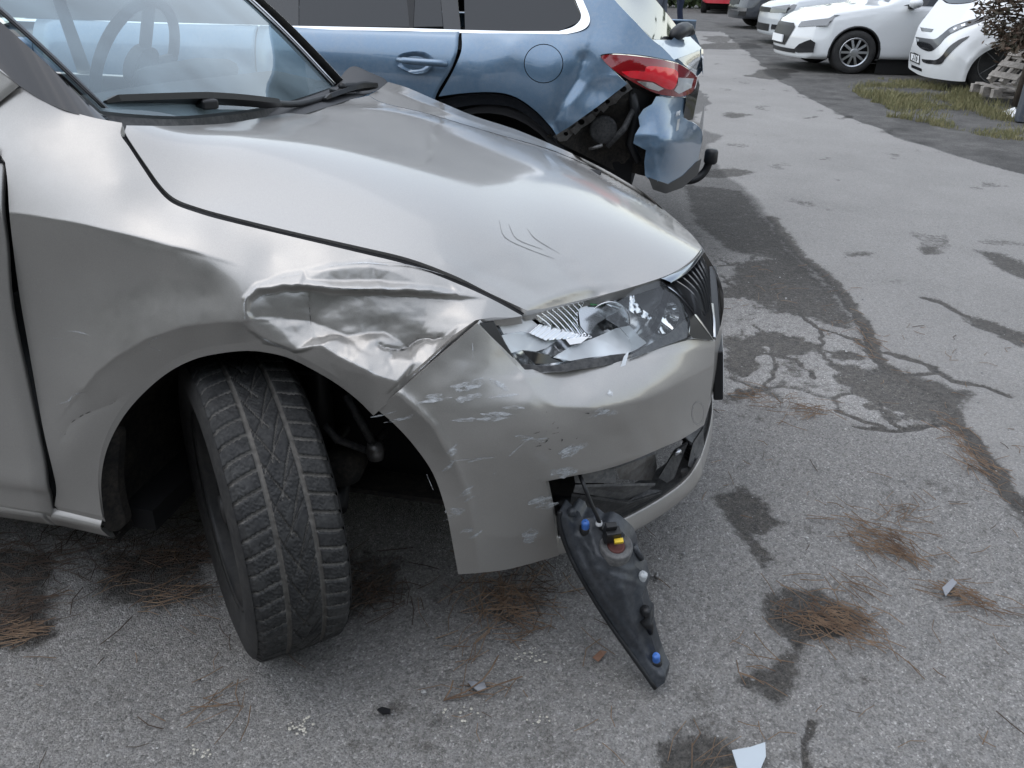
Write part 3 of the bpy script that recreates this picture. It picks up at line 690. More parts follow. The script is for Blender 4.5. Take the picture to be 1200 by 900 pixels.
# bumper front face carried round to the far side
edge = crom([(838, 400), (836, 435), (832, 465), (825, 498)], 4); E0 = surf_pts(PF, edge[:, 0], edge[:, 1], pdisp)
top = crom([(613, 438), (660, 436), (700, 430), (745, 418), (780, 406), (812, 397), (838, 400)], 3); bot = crom([(640, 564), (705, 551), (740, 540), (775, 525), (800, 514), (812, 507), (825, 498)], 3)
cols = [E0+np.array([.030*s, y_-E0[:, 1].mean(), -LEAN*(y_-E0[:, 1].mean())]) for s, y_ in ((.55, -.22), (.9, -.1), (1., 0), (.9, .1), (.55, .22), (0, .33))]
for k in np.linspace(.9, 0, 7):
    i = int(k*(len(top)-1)); tt = surf_pts(PF, top[i][0], top[i][1]); bb = surf_pts(PF, bot[i][0], bot[i][1])
    cols.append(mir(np.array([tt+(bb-tt)*q for q in np.linspace(0, 1, len(E0))])))
S = np.array([E0]+cols); nr, nc = S.shape[:2]
mobj('bumper_front_skin', S.reshape(-1, 3), [[i*nc+j, i*nc+j+1, (i+1)*nc+j+1, (i+1)*nc+j] for i in range(nr-1) for j in range(nc-1)], M['silver'], car)
# tow-eye cover (small round outline)
tc = at(817, 492, -.36); tcr = tps_fit([(805, 485, -.40), (825, 480, -.33), (812, 505, -.37), (826, 500, -.32)])
ang = np.linspace(0, 2*math.pi, 25)
ribbon('tow_eye_cover', [([(818+7*math.cos(a), 484+13*math.sin(a)) for a in ang], .8)], PF, M['satin'], bumper, pdisp, -.0052)
# ---- lower lip of the bumper
rowsL = []
lipA = [(655, 650, -.655), (690, 641, -.60), (730, 629, -.52), (775, 604, -.45), (808, 578, -.40), (821, 560, -.36), (823, 553, -.30)]      # bottom edge
lipB = [(650, 632, -.66), (690, 624, -.60), (722, 614, -.53), (770, 589, -.46), (803, 565, -.41), (819, 543, -.375), (824, 532, -.31)]      # outer crest
lipC = [(650, 618, -.645), (690, 613, -.585), (716, 606, -.515), (760, 582, -.445), (795, 556, -.39), (813, 535, -.355), (820, 522, -.30)]      # inner ledge
lipD = [(645, 600, -.60), (688, 603, -.54), (712, 596, -.47), (752, 574, -.40), (785, 548, -.345), (804, 528, -.31), (812, 516, -.27)]
def lrow(r_): return [at(*q) for q in r_]
r0 = [p+np.array([-.02, .04, -.012]) for p in lrow(lipA)]
def ext(r_, lst):
    # carry the row across the nose and round the far side
    L = list(r_); x = L[-1]
    for dx, y_ in ((.022, -.15), (.03, 0.), (.022, .15), (0, .31)): L.append(np.array([x[0]+dx, y_, x[2]-LEAN*(y_-x[1])]))
    for q in lst[-3::-2]: L.append(mir(q))
    return L
lB = lrow(lipB); lC = [p+np.array([-.005, .010, .000]) for p in lB]; lD = [p+np.array([-.012, .05, -.014]) for p in lB]; lE = [p+np.array([-.03, .13, -.022]) for p in lB]
grid_patch('bumper_lip', [ext(r, r) for r in (r0, lrow(lipA), lB, lC)], M['silver'], car, 5, 5)
grid_patch('lip_ledge', [ext(r, r) for r in (lC, lD, lE)], M['grey_plastic'], car, 5, 4)
# ---- inside of the lower opening: brackets, ledges, grille pieces
def slab(name, pts, mat_, parent, th=.004, down=(0, .0, -1)):
    P = np.array([V(at(*q)) if q[0] != 'p' else q[1:] for q in pts], float); n = len(P); Q = P+np.array(down)*th
    return mobj(name, np.vstack([P, Q]), [list(range(n))]+[list(range(2*n-1, n-1, -1))]+[[i, i+n, (i+1) % n+n, (i+1) % n] for i in range(n)], mat_, parent, smooth=False)
slab('fog_lamp_frame', [(672, 553, -.665), (720, 549, -.60), (722, 566, -.60), (674, 566, -.66)], M['grey_plastic'], car, .006, (0, 1, 0))
slab('bracket_shelf', [(674, 568, -.66), (720, 567, -.60), (768, 566, -.50), (740, 583, -.52), (728, 582, -.545), (672, 574, -.655)], M['grey_plastic'], car, .006)
slab('bracket_shelf', [(670, 578, -.65), (735, 588, -.545), (757, 573, -.49), (776, 575, -.475), (735, 596, -.52), (700, 606, -.57), (668, 592, -.635)], M['plastic'], car, .006)
slab('bracket_shelf', [(648, 606, -.66), (690, 596, -.58), (730, 592, -.53), (700, 611, -.57), (660, 622, -.64)], M['grey_plastic'], car, .006)
slab('crash_beam', [(722, 549, -.52), (768, 532, -.42), (770, 548, -.40), (764, 563, -.42), (726, 562, -.515)], M['metal'], car, .03, (-.2, 1, 0))
slab('bracket_strut', [(772, 560, -.45), (790, 530, -.40), (806, 520, -.37), (800, 534, -.38), (790, 560, -.42), (782, 566, -.44)], M['plastic'], car, .012, (0, 1, 0))
slab('lower_grille_frame', [(806, 546, -.385), (812, 520, -.365), (824, 502, -.33), (825, 524, -.315), (818, 540, -.34), (815, 552, -.355)], M['grey_plastic'], car, .012, (0, 1, 0))
for k in range(5):
    a = at(811+2*k*.4, 522+5.5*k, -.36); tube('grille_peg', [a, a+np.array([-.02, .03, -.002])], .005, M['black'], car, 6)
slab('bolt_plate', [(798, 553, -.39), (808, 549, -.37), (810, 556, -.37), (800, 561, -.385)], M['metal'], car, .01, (0, 1, 0))
tube('bolt', [at(790, 532, -.41), at(797, 528, -.40)], .006, M['satin'], car, 8)
box('inner_void', (.50, .03, .38), (.22, .78, .30), M['dark'], car)
tube('radiator_hose', [at(650, 590, -.60), at(690, 596, -.52), at(700, 585, -.45)], .018, M['black'], car, 10)
# ---- undertray and engine-bay darkness behind the seams
box('engine_bay', (.14, .0, .60), (.66, 1.0, .26), M['dark'], car)
box('undertray', (.05, 0, .20), (1.1, 1.05, .012), M['liner'], car)
if 0: tray = panel('splash_shield', oline(('l', [(438, 572), (440, 545), (452, 520), (462, 505), (490, 530), (512, 580), (480, 583)])), [(438, 572, -.60), (462, 505, -.62), (512, 580, -.66), (440, 540, -.60)], M['plastic'], car, 8)
# slam panel strip seen between bonnet edge and lamp
# ---- broken headlamp
HL = tps_fit([(572, 378, -.765), (612, 371, -.70), (613, 436, -.742), (660, 434, -.695), (700, 428, -.632), (750, 413, -.545), (806, 396, -.445), (808, 380, -.42), (795, 350, -.40), (775, 331, -.39), (740, 339, -.45), (700, 350, -.52), (660, 360, -.60)])
hl = panel('headlamp', oline(('l', [(562, 370), (612, 360), (660, 345), (775, 318), (815, 372), (812, 404), (740, 425), (700, 436), (613, 442)])), HL, M['lamp_inner'], car, 6, lambda px, py: .012*np.sin(px/9.)*np.cos(py/11.), .0, off=.085)
hl['label'] = 'broken headlamp with its lens shattered at the outer end'
def hp(name, pts, ctrl, m, step=3, disp=None, flange=.002, off=0): return panel(name, oline(*pts) if not isinstance(pts, np.ndarray) else pts, ctrl, m, hl, step, disp, flange, off=off)
# lamp bowl wall: dark rim round the opening
rim = [(566, 377), (612, 371), (660, 359), (700, 349), (740, 338), (775, 329), (797, 349), (809, 378), (806, 396), (750, 415), (700, 430), (660, 436), (613, 438)]
rc = resample(np.array(rim, float), 6); R0 = surf_pts(HL, rc[:, 0], rc[:, 1], None, .004); R1 = surf_pts(HL, rc[:, 0], rc[:, 1], None, .03); cen = R1.mean(0); R1 = R1+(cen-R1)*.03; nR = len(rc)
R2 = surf_pts(HL, rc[:, 0], rc[:, 1], None, .09); R2 = R2+(R2.mean(0)-R2)*.08
mobj('lamp_casing', np.vstack([R0, R1, R2]), [[i+k*nR, (i+1) % nR+k*nR, (i+1) % nR+(k+1)*nR, i+(k+1)*nR] for k in (0, 1) for i in range(nR)], M['lamp_inner'], hl)
# pale broken strip at the top outer corner
hp('lamp_inner_wall', [('l', [(580, 373), (600, 373), (620, 373), (636, 386), (622, 395), (606, 391), (590, 391)])], HL, M['white_plastic'], 4, None, .002, .035)
# ribbed reflectors
def rib1(px, py): return .0045*np.cos(2*np.pi*np.hypot(px-560, (py-470)*1.0)/5.2)
hp('ribbed_reflector', [('l', [(619, 366), (655, 357), (683, 350), (684, 356), (677, 366), (677, 380), (683, 388), (694, 395), (672, 391), (650, 385), (633, 378)])], HL, M['reflector'], 1.3, rib1, .002, .030)
def rib2(px, py): return .004*np.cos(2*np.pi*((px-600)*.62+(py-380)*.78)/4.6)
hp('ribbed_reflector', [('l', [(619, 390), (632, 380), (660, 387), (694, 396), (672, 397), (650, 398), (640, 399)])], HL, M['reflector'], 1.2, rib2, .002, .026)
# main bowl: a real paraboloid cut open
def bowl(name, c, axis, rad, depth, mat_, n=40, a0=0, a1=360):
    ax = Vector(axis).normalized(); q = ax.to_track_quat('Z', 'Y').to_matrix(); vs = []; fs = []
    nr = 9
    for i in range(nr):
        r_ = rad*i/(nr-1)
        for k in range(n+1):
            a = R(a0+(a1-a0)*k/n); vs.append(V(Vector(c)+q @ Vector((r_*math.cos(a), r_*math.sin(a), depth*(r_/rad)**2-depth))))
    fs = [[i*(n+1)+k, i*(n+1)+k+1, (i+1)*(n+1)+k+1, (i+1)*(n+1)+k] for i in range(nr-1) for k in range(n)]
    return mobj(name, vs, fs, mat_, hl)
b1 = surf_pts(HL, 712, 381, None, .06); bowl('reflector_bowl', V(b1), (.55, -1, .12), .044, .05, M['reflector'])
bm = bmesh.new(); qm = Vector((.55, -1, .12)).to_track_quat('Z', 'Y').to_matrix().to_4x4(); qm.translation = Vector(V(b1))
add_lathe(bm, [(.044, 0), (.047, .002), (.047, -.006), (.044, -.006)], qm, 40); bobj('bowl_rim', bm, M['chrome'], hl, smooth=True)
b2 = surf_pts(HL, 780, 372, None, .06); bowl('reflector_bowl', V(b2), (.8, -1, .15), .034, .03, M['reflector'])
lathe('bulb_shield', [(.001, .012), (.013, .010), (.016, -.004), (.016, -.03)], M['grey_plastic'], hl, qm @ Matrix.Translation((0, 0, -.02)), 20)
lathe('bulb', [(.001, .03), (.006, .026), (.008, .01), (.008, -.02)], M['lens'], hl, qm @ Matrix.Translation((0, 0, -.01)), 14)
# plates of the inner shell seen through the broken lens
hp('inner_shell', [('l', [(680, 352), (705, 346), (706, 357), (730, 362), (716, 369), (700, 379), (688, 392), (680, 382), (678, 366)])], HL, M['lamp_inner'], 4, None, .002, .040)
hp('green_reflection_plate', [('l', [(690, 352), (703, 348), (707, 350), (706, 358), (692, 358)])], HL, M['green'], 4, None, .002, .034)  # small plate coloured green in place of a reflection
hp('chrome_fin', [('l', [(706, 346), (728, 361), (722, 363), (705, 353)])], HL, M['chrome'], 4, None, .002, .024)
hp('chrome_fin', [('l', [(742, 339), (744, 352), (752, 362), (764, 370), (763, 375), (748, 371), (735, 362), (738, 350), (738, 340)])], HL, M['chrome'], 3, lambda px, py: .003*np.sin(px*1.1+py*1.4), .002, .022)
hp('black_baffle', [('l', [(756, 396), (770, 372), (778, 340), (786, 342), (775, 376), (764, 393)])], HL, M['gloss_black'], 5, None, .002, .035)
hp('lower_bezel', [('l', [(738, 424), (742, 415), (763, 403), (785, 390), (806, 372), (805, 395), (775, 407)])], HL, M['grey_plastic'], 4, None, .003, .006)
# surviving clear lens at the grille end, crack line to the middle
hp('clear_lens', [[(745, 338), (760, 333), (775, 330), (788, 340), (799, 354), (808, 377)], ('l', [(808, 377), (805, 396), (780, 405), (738, 422), (740, 408), (737, 396), (726, 384), (710, 374), (712, 362), (730, 350), (745, 338)])], HL, M['lens'], 4, None, .002, -.001)
# shards left in the lamp
def shard(pts, tilt, off, m='shard'): return hp('lens_shard', [('l', pts)], HL, M[m], 4, lambda px, py: tilt[0]*(px-pts[0][0])+tilt[1]*(py-pts[0][1]), .0025, off)
shard([(648, 419), (668, 407), (700, 395), (722, 385), (738, 382), (748, 394), (758, 402), (745, 410), (733, 415), (712, 417), (690, 419), (668, 423)], (-.00006, -.0006), .020)
shard([(588, 393), (610, 389), (632, 392), (655, 398), (640, 408), (628, 412), (612, 410), (598, 414)], (.0003, -.0005), .024)
shard([(612, 411), (628, 413), (650, 418), (660, 424), (628, 428)], (.0002, .0004), .014, 'gloss_black')
shard([(588, 395), (598, 414), (603, 420), (596, 422)], (.0, .0004), .018)
shard([(700, 365), (716, 354), (730, 361), (726, 384), (712, 374)], (.0002, .0002), .012, 'lens')
shard([(727, 430), (731, 418), (737, 412), (733, 428)], (0, 0), -.002)
shard([(663, 398), (690, 395), (681, 402), (668, 404)], (0, 0), .016, 'white_plastic')
# torn lip of the casing under the shards
jg = [(612, 427), (640, 430), (665, 427), (680, 422), (697, 421), (715, 417), (733, 415), (731, 424), (700, 430), (660, 435), (614, 437)]
hp('torn_casing_edge', [('l', jg)], HL, M['plastic'], 3, lambda px, py: .004*(vnoise(px/4, py/3, 7)-.5), .004, .003)
# black strip over the gap between bumper and lamp
hp('lamp_gap_strip', [('l', [(562, 379), (578, 377), (590, 400), (603, 422), (614, 432), (613, 438), (604, 428)])], HL, M['black'], 4, None, .004, .004)
# bonnet-gap strip and slam panel under the bonnet lip
panel('slam_strip', oline(('l', [(596, 358), (612, 368), (634, 382), (660, 372), (720, 352), (775, 333), (800, 322), (790, 316), (700, 340), (640, 356)])), [(596, 358, -.66), (634, 382, -.66), (720, 350, -.44), (800, 322, -.32), (700, 340, -.46)], M['black'], car, 10, None, .0, off=.03)
# ---- grille with vertical slats
grille = panel('grille', oline(('l', [(780, 330), (800, 316), (820, 297), (828, 310), (834, 352), (836, 396), (822, 392)])), [(780, 330, -.39), (822, 296, -.14), (836, 396, -.355), (834, 350, -.20), (810, 350, -.33)], M['dark'], car, 8, None, 0, off=.05)
def gs(p0, p1, p2, y0, y1, y2):
    return [at(*p0, y0), at(*p1, y1), at(*p2, y2)]
tops = [(793, 329), (799, 324), (804.5, 319.5), (809, 315.5), (813, 311.5), (816.5, 307.5), (819.5, 303.5), (822, 300)]
bots = [(824, 371), (827, 370), (829, 368), (830.5, 366), (831.8, 363), (832.6, 360), (833, 356), (833, 352)]
ysl = np.linspace(-.37, -.08, 8)
for k, (a, b) in enumerate(zip(tops, bots)):
    m_ = ((a[0]+b[0])/2+5.0-k*.35, (a[1]+b[1])/2-5)
    P = crom([at(a[0]-5, a[1]+1.5, ysl[k]+.01), at(*a, ysl[k]), at(m_[0], m_[1], ysl[k]-.02), at(*b, ysl[k]-.03)], 5)
    q_ = pj(P)[:, :2]; wv_ = np.linspace(1.5, 1.0, len(P)); yy__ = P[:, 1]; n_ = len(P)
    A_ = at(q_[:, 0]-wv_, q_[:, 1], yy__-.004); B_ = at(q_[:, 0]+wv_*.6, q_[:, 1], yy__-.004); vs = np.vstack([A_, B_, B_+np.array([-.03, .02, 0]), A_+np.array([-.03, .02, 0])])
    fs = [[i+q*n_, i+1+q*n_, i+1+((q+1) % 4)*n_, i+((q+1) % 4)*n_] for q in range(4) for i in range(n_-1)]
    mobj('slat', vs, fs, M['slat'], grille, smooth=False)
chs = [(779, 327.5, -.392), (790, 322, -.36), (802, 314, -.30), (812, 303.5, -.22), (822, 291.5, -.10)]
chb = [(786, 333, -.392), (795, 328, -.36), (805, 320.5, -.30), (814.5, 310.5, -.22), (823.5, 297, -.10)]
C0 = crom([at(*q) for q in chs], 4); C1 = crom([at(*q) for q in chb], 4)
for y_ in (.0, .1, .2, .3):
    e0, e1 = C0[-1], C1[-1]; dy_ = y_-e0[1]; C0 = np.vstack([C0, [e0[0]-.12*max(0, y_)*.5, y_, e0[2]-.20*dy_]]); C1 = np.vstack([C1, [e1[0]-.12*max(0, y_)*.5, y_, e1[2]-.20*dy_]])
Cm = (C0+C1)/2+np.array([.006, -.006, .002]); n_ = len(C0)
mobj('chrome_surround', np.vstack([C0, Cm, C1, C1+np.array([-.02, .01, 0]), C0+np.array([-.02, .01, 0])]), [[i+q*n_, i+1+q*n_, i+1+((q+1) % 5)*n_, i+((q+1) % 5)*n_] for q in range(5) for i in range(n_-1)], M['dark_chrome'], grille)
panel('grille_side_fin', oline([(775, 330), (786, 336), (797, 346), (812, 364), (825, 382), (836, 399)], ('l', [(836, 399), (812, 396.5), (808, 392), (809, 378)]), [(809, 378), (800, 354), (789, 341), (775, 330)]), [(775, 330, -.392), (797, 346, -.392), (836, 399, -.36), (812, 396, -.43), (809, 378, -.42), (789, 341, -.395)], M['black'], grille, 4, None, .01, off=-.002)
ribbon('fin_edge', [([(776, 331), (797, 347), (818, 373), (836, 398)], 1.6)], tps_fit([(775, 330, -.392), (797, 346, -.392), (836, 399, -.36), (812, 396, -.43), (809, 378, -.42), (789, 341, -.395)]), M['satin'], grille, None, -.004)
tube('chrome_corner', [at(837, 396, -.355), at(836.5, 378, -.30), at(834.5, 357, -.20)], .004, M['satin'], grille, 6)
# ---- number plate on its holder, seen edge-on
pl = box('number_plate_holder', (0, 0, 0), (.022, .53, .125), M['black'], car, .004); pl.matrix_local = Matrix.Translation((.826, .0, .466)) @ Matrix.Rotation(R(.5), 4, 'Z') @ Matrix.Rotation(R(LEAN*57), 4, 'X') @ Matrix.Rotation(R(-8), 4, 'Y')
p2 = box('number_plate', (.0105, 0, 0), (.003, .50, .10), M['white_plastic'], pl, .001)
# ---- the plastic fog-lamp casing is a thing of its own (see below)
# ---- windscreen, pillars, cowl
def W3(px, py, y): return at(px, py, y)
cowlB = [(112, 141, -.70), (160, 149, -.66), (200, 151, -.55), (260, 148, -.37), (300, 142, -.22), (350, 133, .05), (400, 121, .35), (425, 112, .52)]
cb = np.array([at(*q) for q in cowlB])
wsb = np.array([at(*q) for q in [(118, 130, -.67), (160, 134, -.60), (210, 136, -.49), (260, 132, -.33), (300, 127, -.16), (340, 118, .09), (372, 108, .35), (392, 101, .56)]])
ptop = np.array([[np.interp(y, [-.68, 0, .53], [-.86, -.98, -1.0]), y, np.interp(y, [-.68, 0, .53], [1.405, 1.425, 1.385])] for y in np.linspace(-.68, .53, 8)])
rows = []
for k in np.linspace(0, 1, 6):
    bow = .045*math.sin(math.pi*k)
    rows.append([a*(1-k)+b*k+np.array([.35*bow, 0, .9*bow])*(1-.0*abs(j-3.5)) for j, (a, b) in enumerate(zip(wsb, ptop))])
wind = grid_patch('windscreen', rows, M['glass'], car, 5, 5)
# black border of the glass and pillars
def strip3(name, A, B, m, par, th=None):
    A = np.array(A); B = np.array(B); n = len(A)
    if th is None: return mobj(name, np.vstack([A, B]), [[i, i+1, i+1+n, i+n] for i in range(n-1)], m, par)
    A2, B2 = A+np.array(th), B+np.array(th)
    return mobj(name, np.vstack([A, B, B2, A2]), [[i+q*n, i+1+q*n, i+1+((q+1) % 4)*n, i+((q+1) % 4)*n] for q in range(4) for i in range(n-1)], m, par)
WR = np.array([[V(p) for p in r] for r in rows]); ls = crom(WR[:, 0], 4); rs = crom(WR[:, -1], 4); l1 = crom(WR[:, 1], 4); r1 = crom(WR[:, -2], 4)
up_ = np.array([.003, 0, .005])
strip3('glass_border', ls+up_, ls*.80+l1*.20+up_, M['gloss_black'], wind); strip3('glass_border', rs+up_, rs*.84+r1*.16+up_, M['gloss_black'], wind)
# painted pillars
near_o = crom([at(143, 146, -.70), at(110, 140, -.715), at(60, 123, -.728), at(25, 102, -.74), at(0, 84, -.74), at(-110, 8, -.735), np.array([-.95, -.70, 1.33]), np.array([-1.2, -.64, 1.40])], 6)
near_i = ls[np.linspace(0, len(ls)-1, len(near_o)).astype(int)]+np.array([-.003, -.002, -.003])
strip3('windscreen_pillar', near_i, near_o, M['gloss_black'], car)
pk = near_o[18:]; strip3('pillar_skin', pk+np.array([0, -.004, .002]), pk+np.array([-.07, -.03, -.05]), M['silver_clean'], car)
panel('pillar_foot', oline(('l', [(24, 100), (0, 83), (-110, 8), (-130, 70), (-60, 148), (-42, 141), (-8, 119), (10, 107)])), [(24, 100, -.737), (0, 83, -.742), (-110, 8, -.737), (-130, 70, -.765), (-60, 148, -.775), (-8, 119, -.75)], M['silver_clean'], car, 5, None, .012)
far_o = mir(near_o)+np.array([0, .0, .03]); far_i = rs[np.linspace(0, len(rs)-1, len(far_o)).astype(int)]+np.array([-.004, .006, -.002])
far_o = far_i+np.array([.035, .045, -.006]); strip3('windscreen_pillar', far_i, far_o, M['black'], car, (-.01, 0, -.012))
strip3('pillar_skin', far_o+np.array([0, .002, 0]), far_o+np.array([-.03, .05, -.05]), M['silver_clean'], car)
tube('pillar_trim', list(rs+np.array([.004, -.004, .007])), .003, M['satin'], car, 6)
for dy in (.012, .04):
    q = ls*(1-dy*2)+l1*dy*2; tube('pillar_trim', list(q+np.array([.004, 0, .006])), .0015, M['black'], car, 5)
# cowl panel between glass and bonnet
strip3('cowl_panel', crom(wsb+np.array([0, 0, -.006]), 4), crom(cb+np.array([-.0, .0, -.045]), 4), M['plastic'], car)
far_cowl = panel('cowl_end', oline([(392, 101), (405, 83), (415, 78), (432, 85), (448, 92), (453, 98), (449, 104), (436, 108), (425, 113)], ('l', [(425, 113), (392, 101)])), [(392, 101, .57), (405, 84, .66), (432, 85, .70), (453, 98, .69), (425, 113, .52)], M['black'], car, 4, None, .01)
# wipers: flat blade, arm, pivot cap
def wiper(blade, arm, joint, lab):
    wp = bpy.data.objects.new('wiper', None); link(wp, car)
    A = crom([at(*q) for q in blade], 6)+np.array([.006, 0, .012]); n = len(A)
    tp = np.interp(np.linspace(0, 1, n), [0, .04, .5, .96, 1], [.4, .9, 1., .9, .3])[:, None]
    sp = np.array([.016, .006, .006])*tp; hh = np.array([.008, 0, .018])*tp
    vs = np.vstack([A-sp, A-sp*.3+hh, A+sp*.4+hh*.9, A+sp]); mobj('blade', vs, [[i+q*n, i+1+q*n, i+1+((q+1) % 4)*n, i+((q+1) % 4)*n] for q in range(4) for i in range(n-1)]+[[0, n, 2*n, 3*n], [4*n-1, 3*n-1, 2*n-1, n-1]], M['black'], wp, smooth=False)
    tube('arm', list(crom([at(*q) for q in arm], 5)+np.array([.006, 0, .014])), [.010]*6+[.008]*max(0, len(crom(arm, 5))-6), M['black'], wp, 8)
    j = at(*joint); bm = bmesh.new(); add_box(bm, (0, 0, 0), (.05, .035, .02), Matrix.Translation(Vector(V(j))) @ Matrix.Rotation(R(-40), 4, 'Z')); bobj('joint', bm, M['black'], wp, bevel=.006)
    return wp
wiper([(120, 131, -.645), (180, 128, -.52), (240, 126, -.38), (290, 128, -.24), (325, 131, -.11)], [(238, 122, -.39), (262, 123, -.31), (300, 126, -.17), (340, 129, -.0), (370, 123, .2), (392, 116, .36)], (242, 121, -.39), '')
wiper([(378, 123, .22), (395, 117, .36), (415, 111, .50), (440, 108, .58)], [(398, 107, .40), (412, 106, .52), (424, 103, .6), (440, 105, .64)], (396, 107, .41), '')
# ---- interior
mobj('dashboard', *(lambda a: (a[0], a[1]))((np.array([[-.30, -.66, .93], [-.22, 0, .93], [-.28, .62, .90], [-.62, -.68, 1.0], [-.60, 0, .985], [-.62, .64, .95], [-.80, -.68, .96], [-.80, 0, .94], [-.80, .64, .91], [-.82, -.68, .55], [-.82, 0, .55], [-.82, .64, .55]]), [[0, 1, 4, 3], [1, 2, 5, 4], [3, 4, 7, 6], [4, 5, 8, 7], [6, 7, 10, 9], [7, 8, 11, 10]])), M['dash'], car)
bm = bmesh.new(); sw = Matrix.Translation(Vector((-.905, .34, .985))) @ Matrix.Rotation(R(-66), 4, 'Y') @ Matrix.Rotation(0, 4, 'Z')
pts = [sw @ Vector((.185*math.cos(a), .185*math.sin(a), 0)) for a in np.linspace(0, 2*math.pi, 41)]; add_tube(bm, pts, .016, 10, False)
for a in (0, math.pi, -math.pi/2): add_tube(bm, [sw @ Vector((0, 0, -.02)), sw @ Vector((.18*math.sin(a+math.pi/2), .18*math.cos(a+math.pi/2), 0))], .017, 6)
add_lathe(bm, [(.001, .01), (.06, .005), (.065, -.03)], sw, 20); bobj('steering_wheel', bm, M['dash'], car, smooth=True)
box('instrument_hood', (-.74, .34, .965), (.16, .34, .06), M['dash'], car, .03)
for y_ in (-.36, .34):
    s_ = bpy.data.objects.new('front_seat', None); link(s_, car)
    box('cushion', (-1.32, y_, .50), (.52, .5, .2), M['seat'], s_, .06); box('backrest', (0, 0, 0), (.16, .48, .66), M['seat'], s_, .06).matrix_local = Matrix.Translation((-1.66, y_, .85)) @ Matrix.Rotation(R(-18), 4, 'Y')
    box('headrest', (-1.80, y_, 1.27), (.09, .26, .18), M['seat'], s_, .04)
box('rear_seat', (-2.25, 0, .75), (.2, 1.2, .6), M['seat'], car, .05)
# ---- door, sill, roof, rest of the body (mostly out of the picture)
prof = [(.96, -.79), (.90, -.835), (.84, -.842), (.72, -.848), (.55, -.85), (.42, -.852), (.36, -.856), (.33, -.848), (.275, -.842)]
def door(x0f, x1, nm):
    rws = []
    for z, y in prof: rws.append([np.array([x0f(z)+(x1-x0f(z))*k, y+.02*k*k, z]) for k in (0, .15, .4, .7, 1)])
    return grid_patch(nm, rws, M['silver'], car, 4, 4, .012)
dz = np.array([surf_pts(FF, a, b) for a, b in [(4, 190), (7, 215), (10, 260), (20, 340), (32, 410), (48, 500), (61, 556), (64, 575), (62, 593)]])
zz = dz[:, 2][::-1]; xx = dz[:, 0][::-1]
def shutx(z): return float(np.interp(z, zz, xx))-.006
door(shutx, -1.46, 'front_door')
door(lambda z: -1.467, -2.30, 'rear_door')
for nm, (xa, xb, xc, xd) in (('door_window', (-.50, -1.42, -1.38, -.98)), ('door_window', (-1.48, -2.25, -2.05, -1.46))):
    mobj(nm, [(xa, -.785, .97), (xb, -.785, .97), (xc, -.66, 1.38), (xd, -.665, 1.36)], [[0, 1, 2, 3]], M['glass'], car)
mobj('mirror_base', [at(-14, 168, -.80), at(6, 192, -.80), at(-4, 193, -.80), at(-40, 170, -.80), at(-40, 150, -.80)], [[0, 1, 2, 3, 4]], M['gloss_black'], car)
bm = bmesh.new(); bmesh.ops.create_uvsphere(bm, u_segments=20, v_segments=12, radius=1)
for v in bm.verts: v.co = Vector((v.co.x*.07-.62, v.co.y*.11-.95, v.co.z*.075+1.03))
bobj('door_mirror', bm, M['silver_clean'], car, smooth=True)
sill0 = [at(0, 586, -.84), at(60, 594.5, -.838), at(120, 608, -.832)]; d_ = (sill0[0]-sill0[1]); d_ /= np.linalg.norm(d_)
sx = lambda p, k: np.array([p[0]-k, p[1]+.0*k, p[2]])
S0 = [sx(sill0[0], 1.9), sx(sill0[0], .9)]+sill0
offs = [(0, 0, 0), (0, -.010, -.012), (0, -.008, -.022), (0, -.006, -.026), (0, .012, -.055), (0, .04, -.062)]
grid_patch('sill', [[p+np.array(o_) for p in S0] for o_ in offs], M['silver'], car, 4, 3)
rws = [[np.array([x, y, 1.405+.04*math.sin(min(1, (-1.1-x)/1.2)*math.pi*.5)*(x < -1.1)-.10*max(0, -2.2-x)**1.5-.03*(y/.56)**2-LEAN*y*.6]) for y in (-.60, -.57, -.3, 0, .3, .55, .58)] for x in (-1.08, -1.3, -1.7, -2.2, -2.7, -3.0)]
grid_patch('roof', rws, M['silver_clean'], car, 4, 4, .02)
# far side doors, rear quarter and tail close the shell
def mirp(pts): return [mir(p) for p in pts]
rws = [[mir(np.array([x, y+.02, z])) for x in (-.42, -.9, -1.5, -2.3)] for z, y in prof]; grid_patch('left_doors', rws, M['silver'], car, 4, 3, .012)
rws = [[np.array([-2.30, y, z]), np.array([-2.9, y+.03, z+.02]), np.array([-3.4, y+.16, z+.0]), np.array([-3.52, y+.6, z])] for z, y in prof]; grid_patch('rear_quarter', rws, M['silver'], car, 5, 4, .012)
grid_patch('rear_quarter', [[mir(p) for p in r_] for r_ in rws], M['silver'], car, 5, 4, .012)
for s in (1, -1):
    P = np.array([[(-1.4, -.79, .96), (-1.46, -.79, .96), (-1.42, -.65, 1.39), (-1.38, -.65, 1.39)], [(-2.26, -.79, .96), (-3.1, -.74, .97), (-2.75, -.62, 1.36), (-2.1, -.65, 1.39)]], float)
    if s < 0: P = np.array([[mir(q) for q in a] for a in P])
    for a in P: mobj('side_pillar', a, [[0, 1, 2, 3]], M['silver_clean'], car)
mobj('tail_glass', [(-3.05, -.62, 1.33), (-3.05, .62, 1.28), (-3.45, .66, .95), (-3.45, -.66, 1.0)], [[0, 1, 2, 3]], M['dark_glass'], car)
box('floor_pan', (-1.6, 0, .22), (2.6, 1.5, .05), M['dark'], car)
box('bulkhead', (-.42, -.0, .60), (.06, 1.30, .66), M['dark'], car)
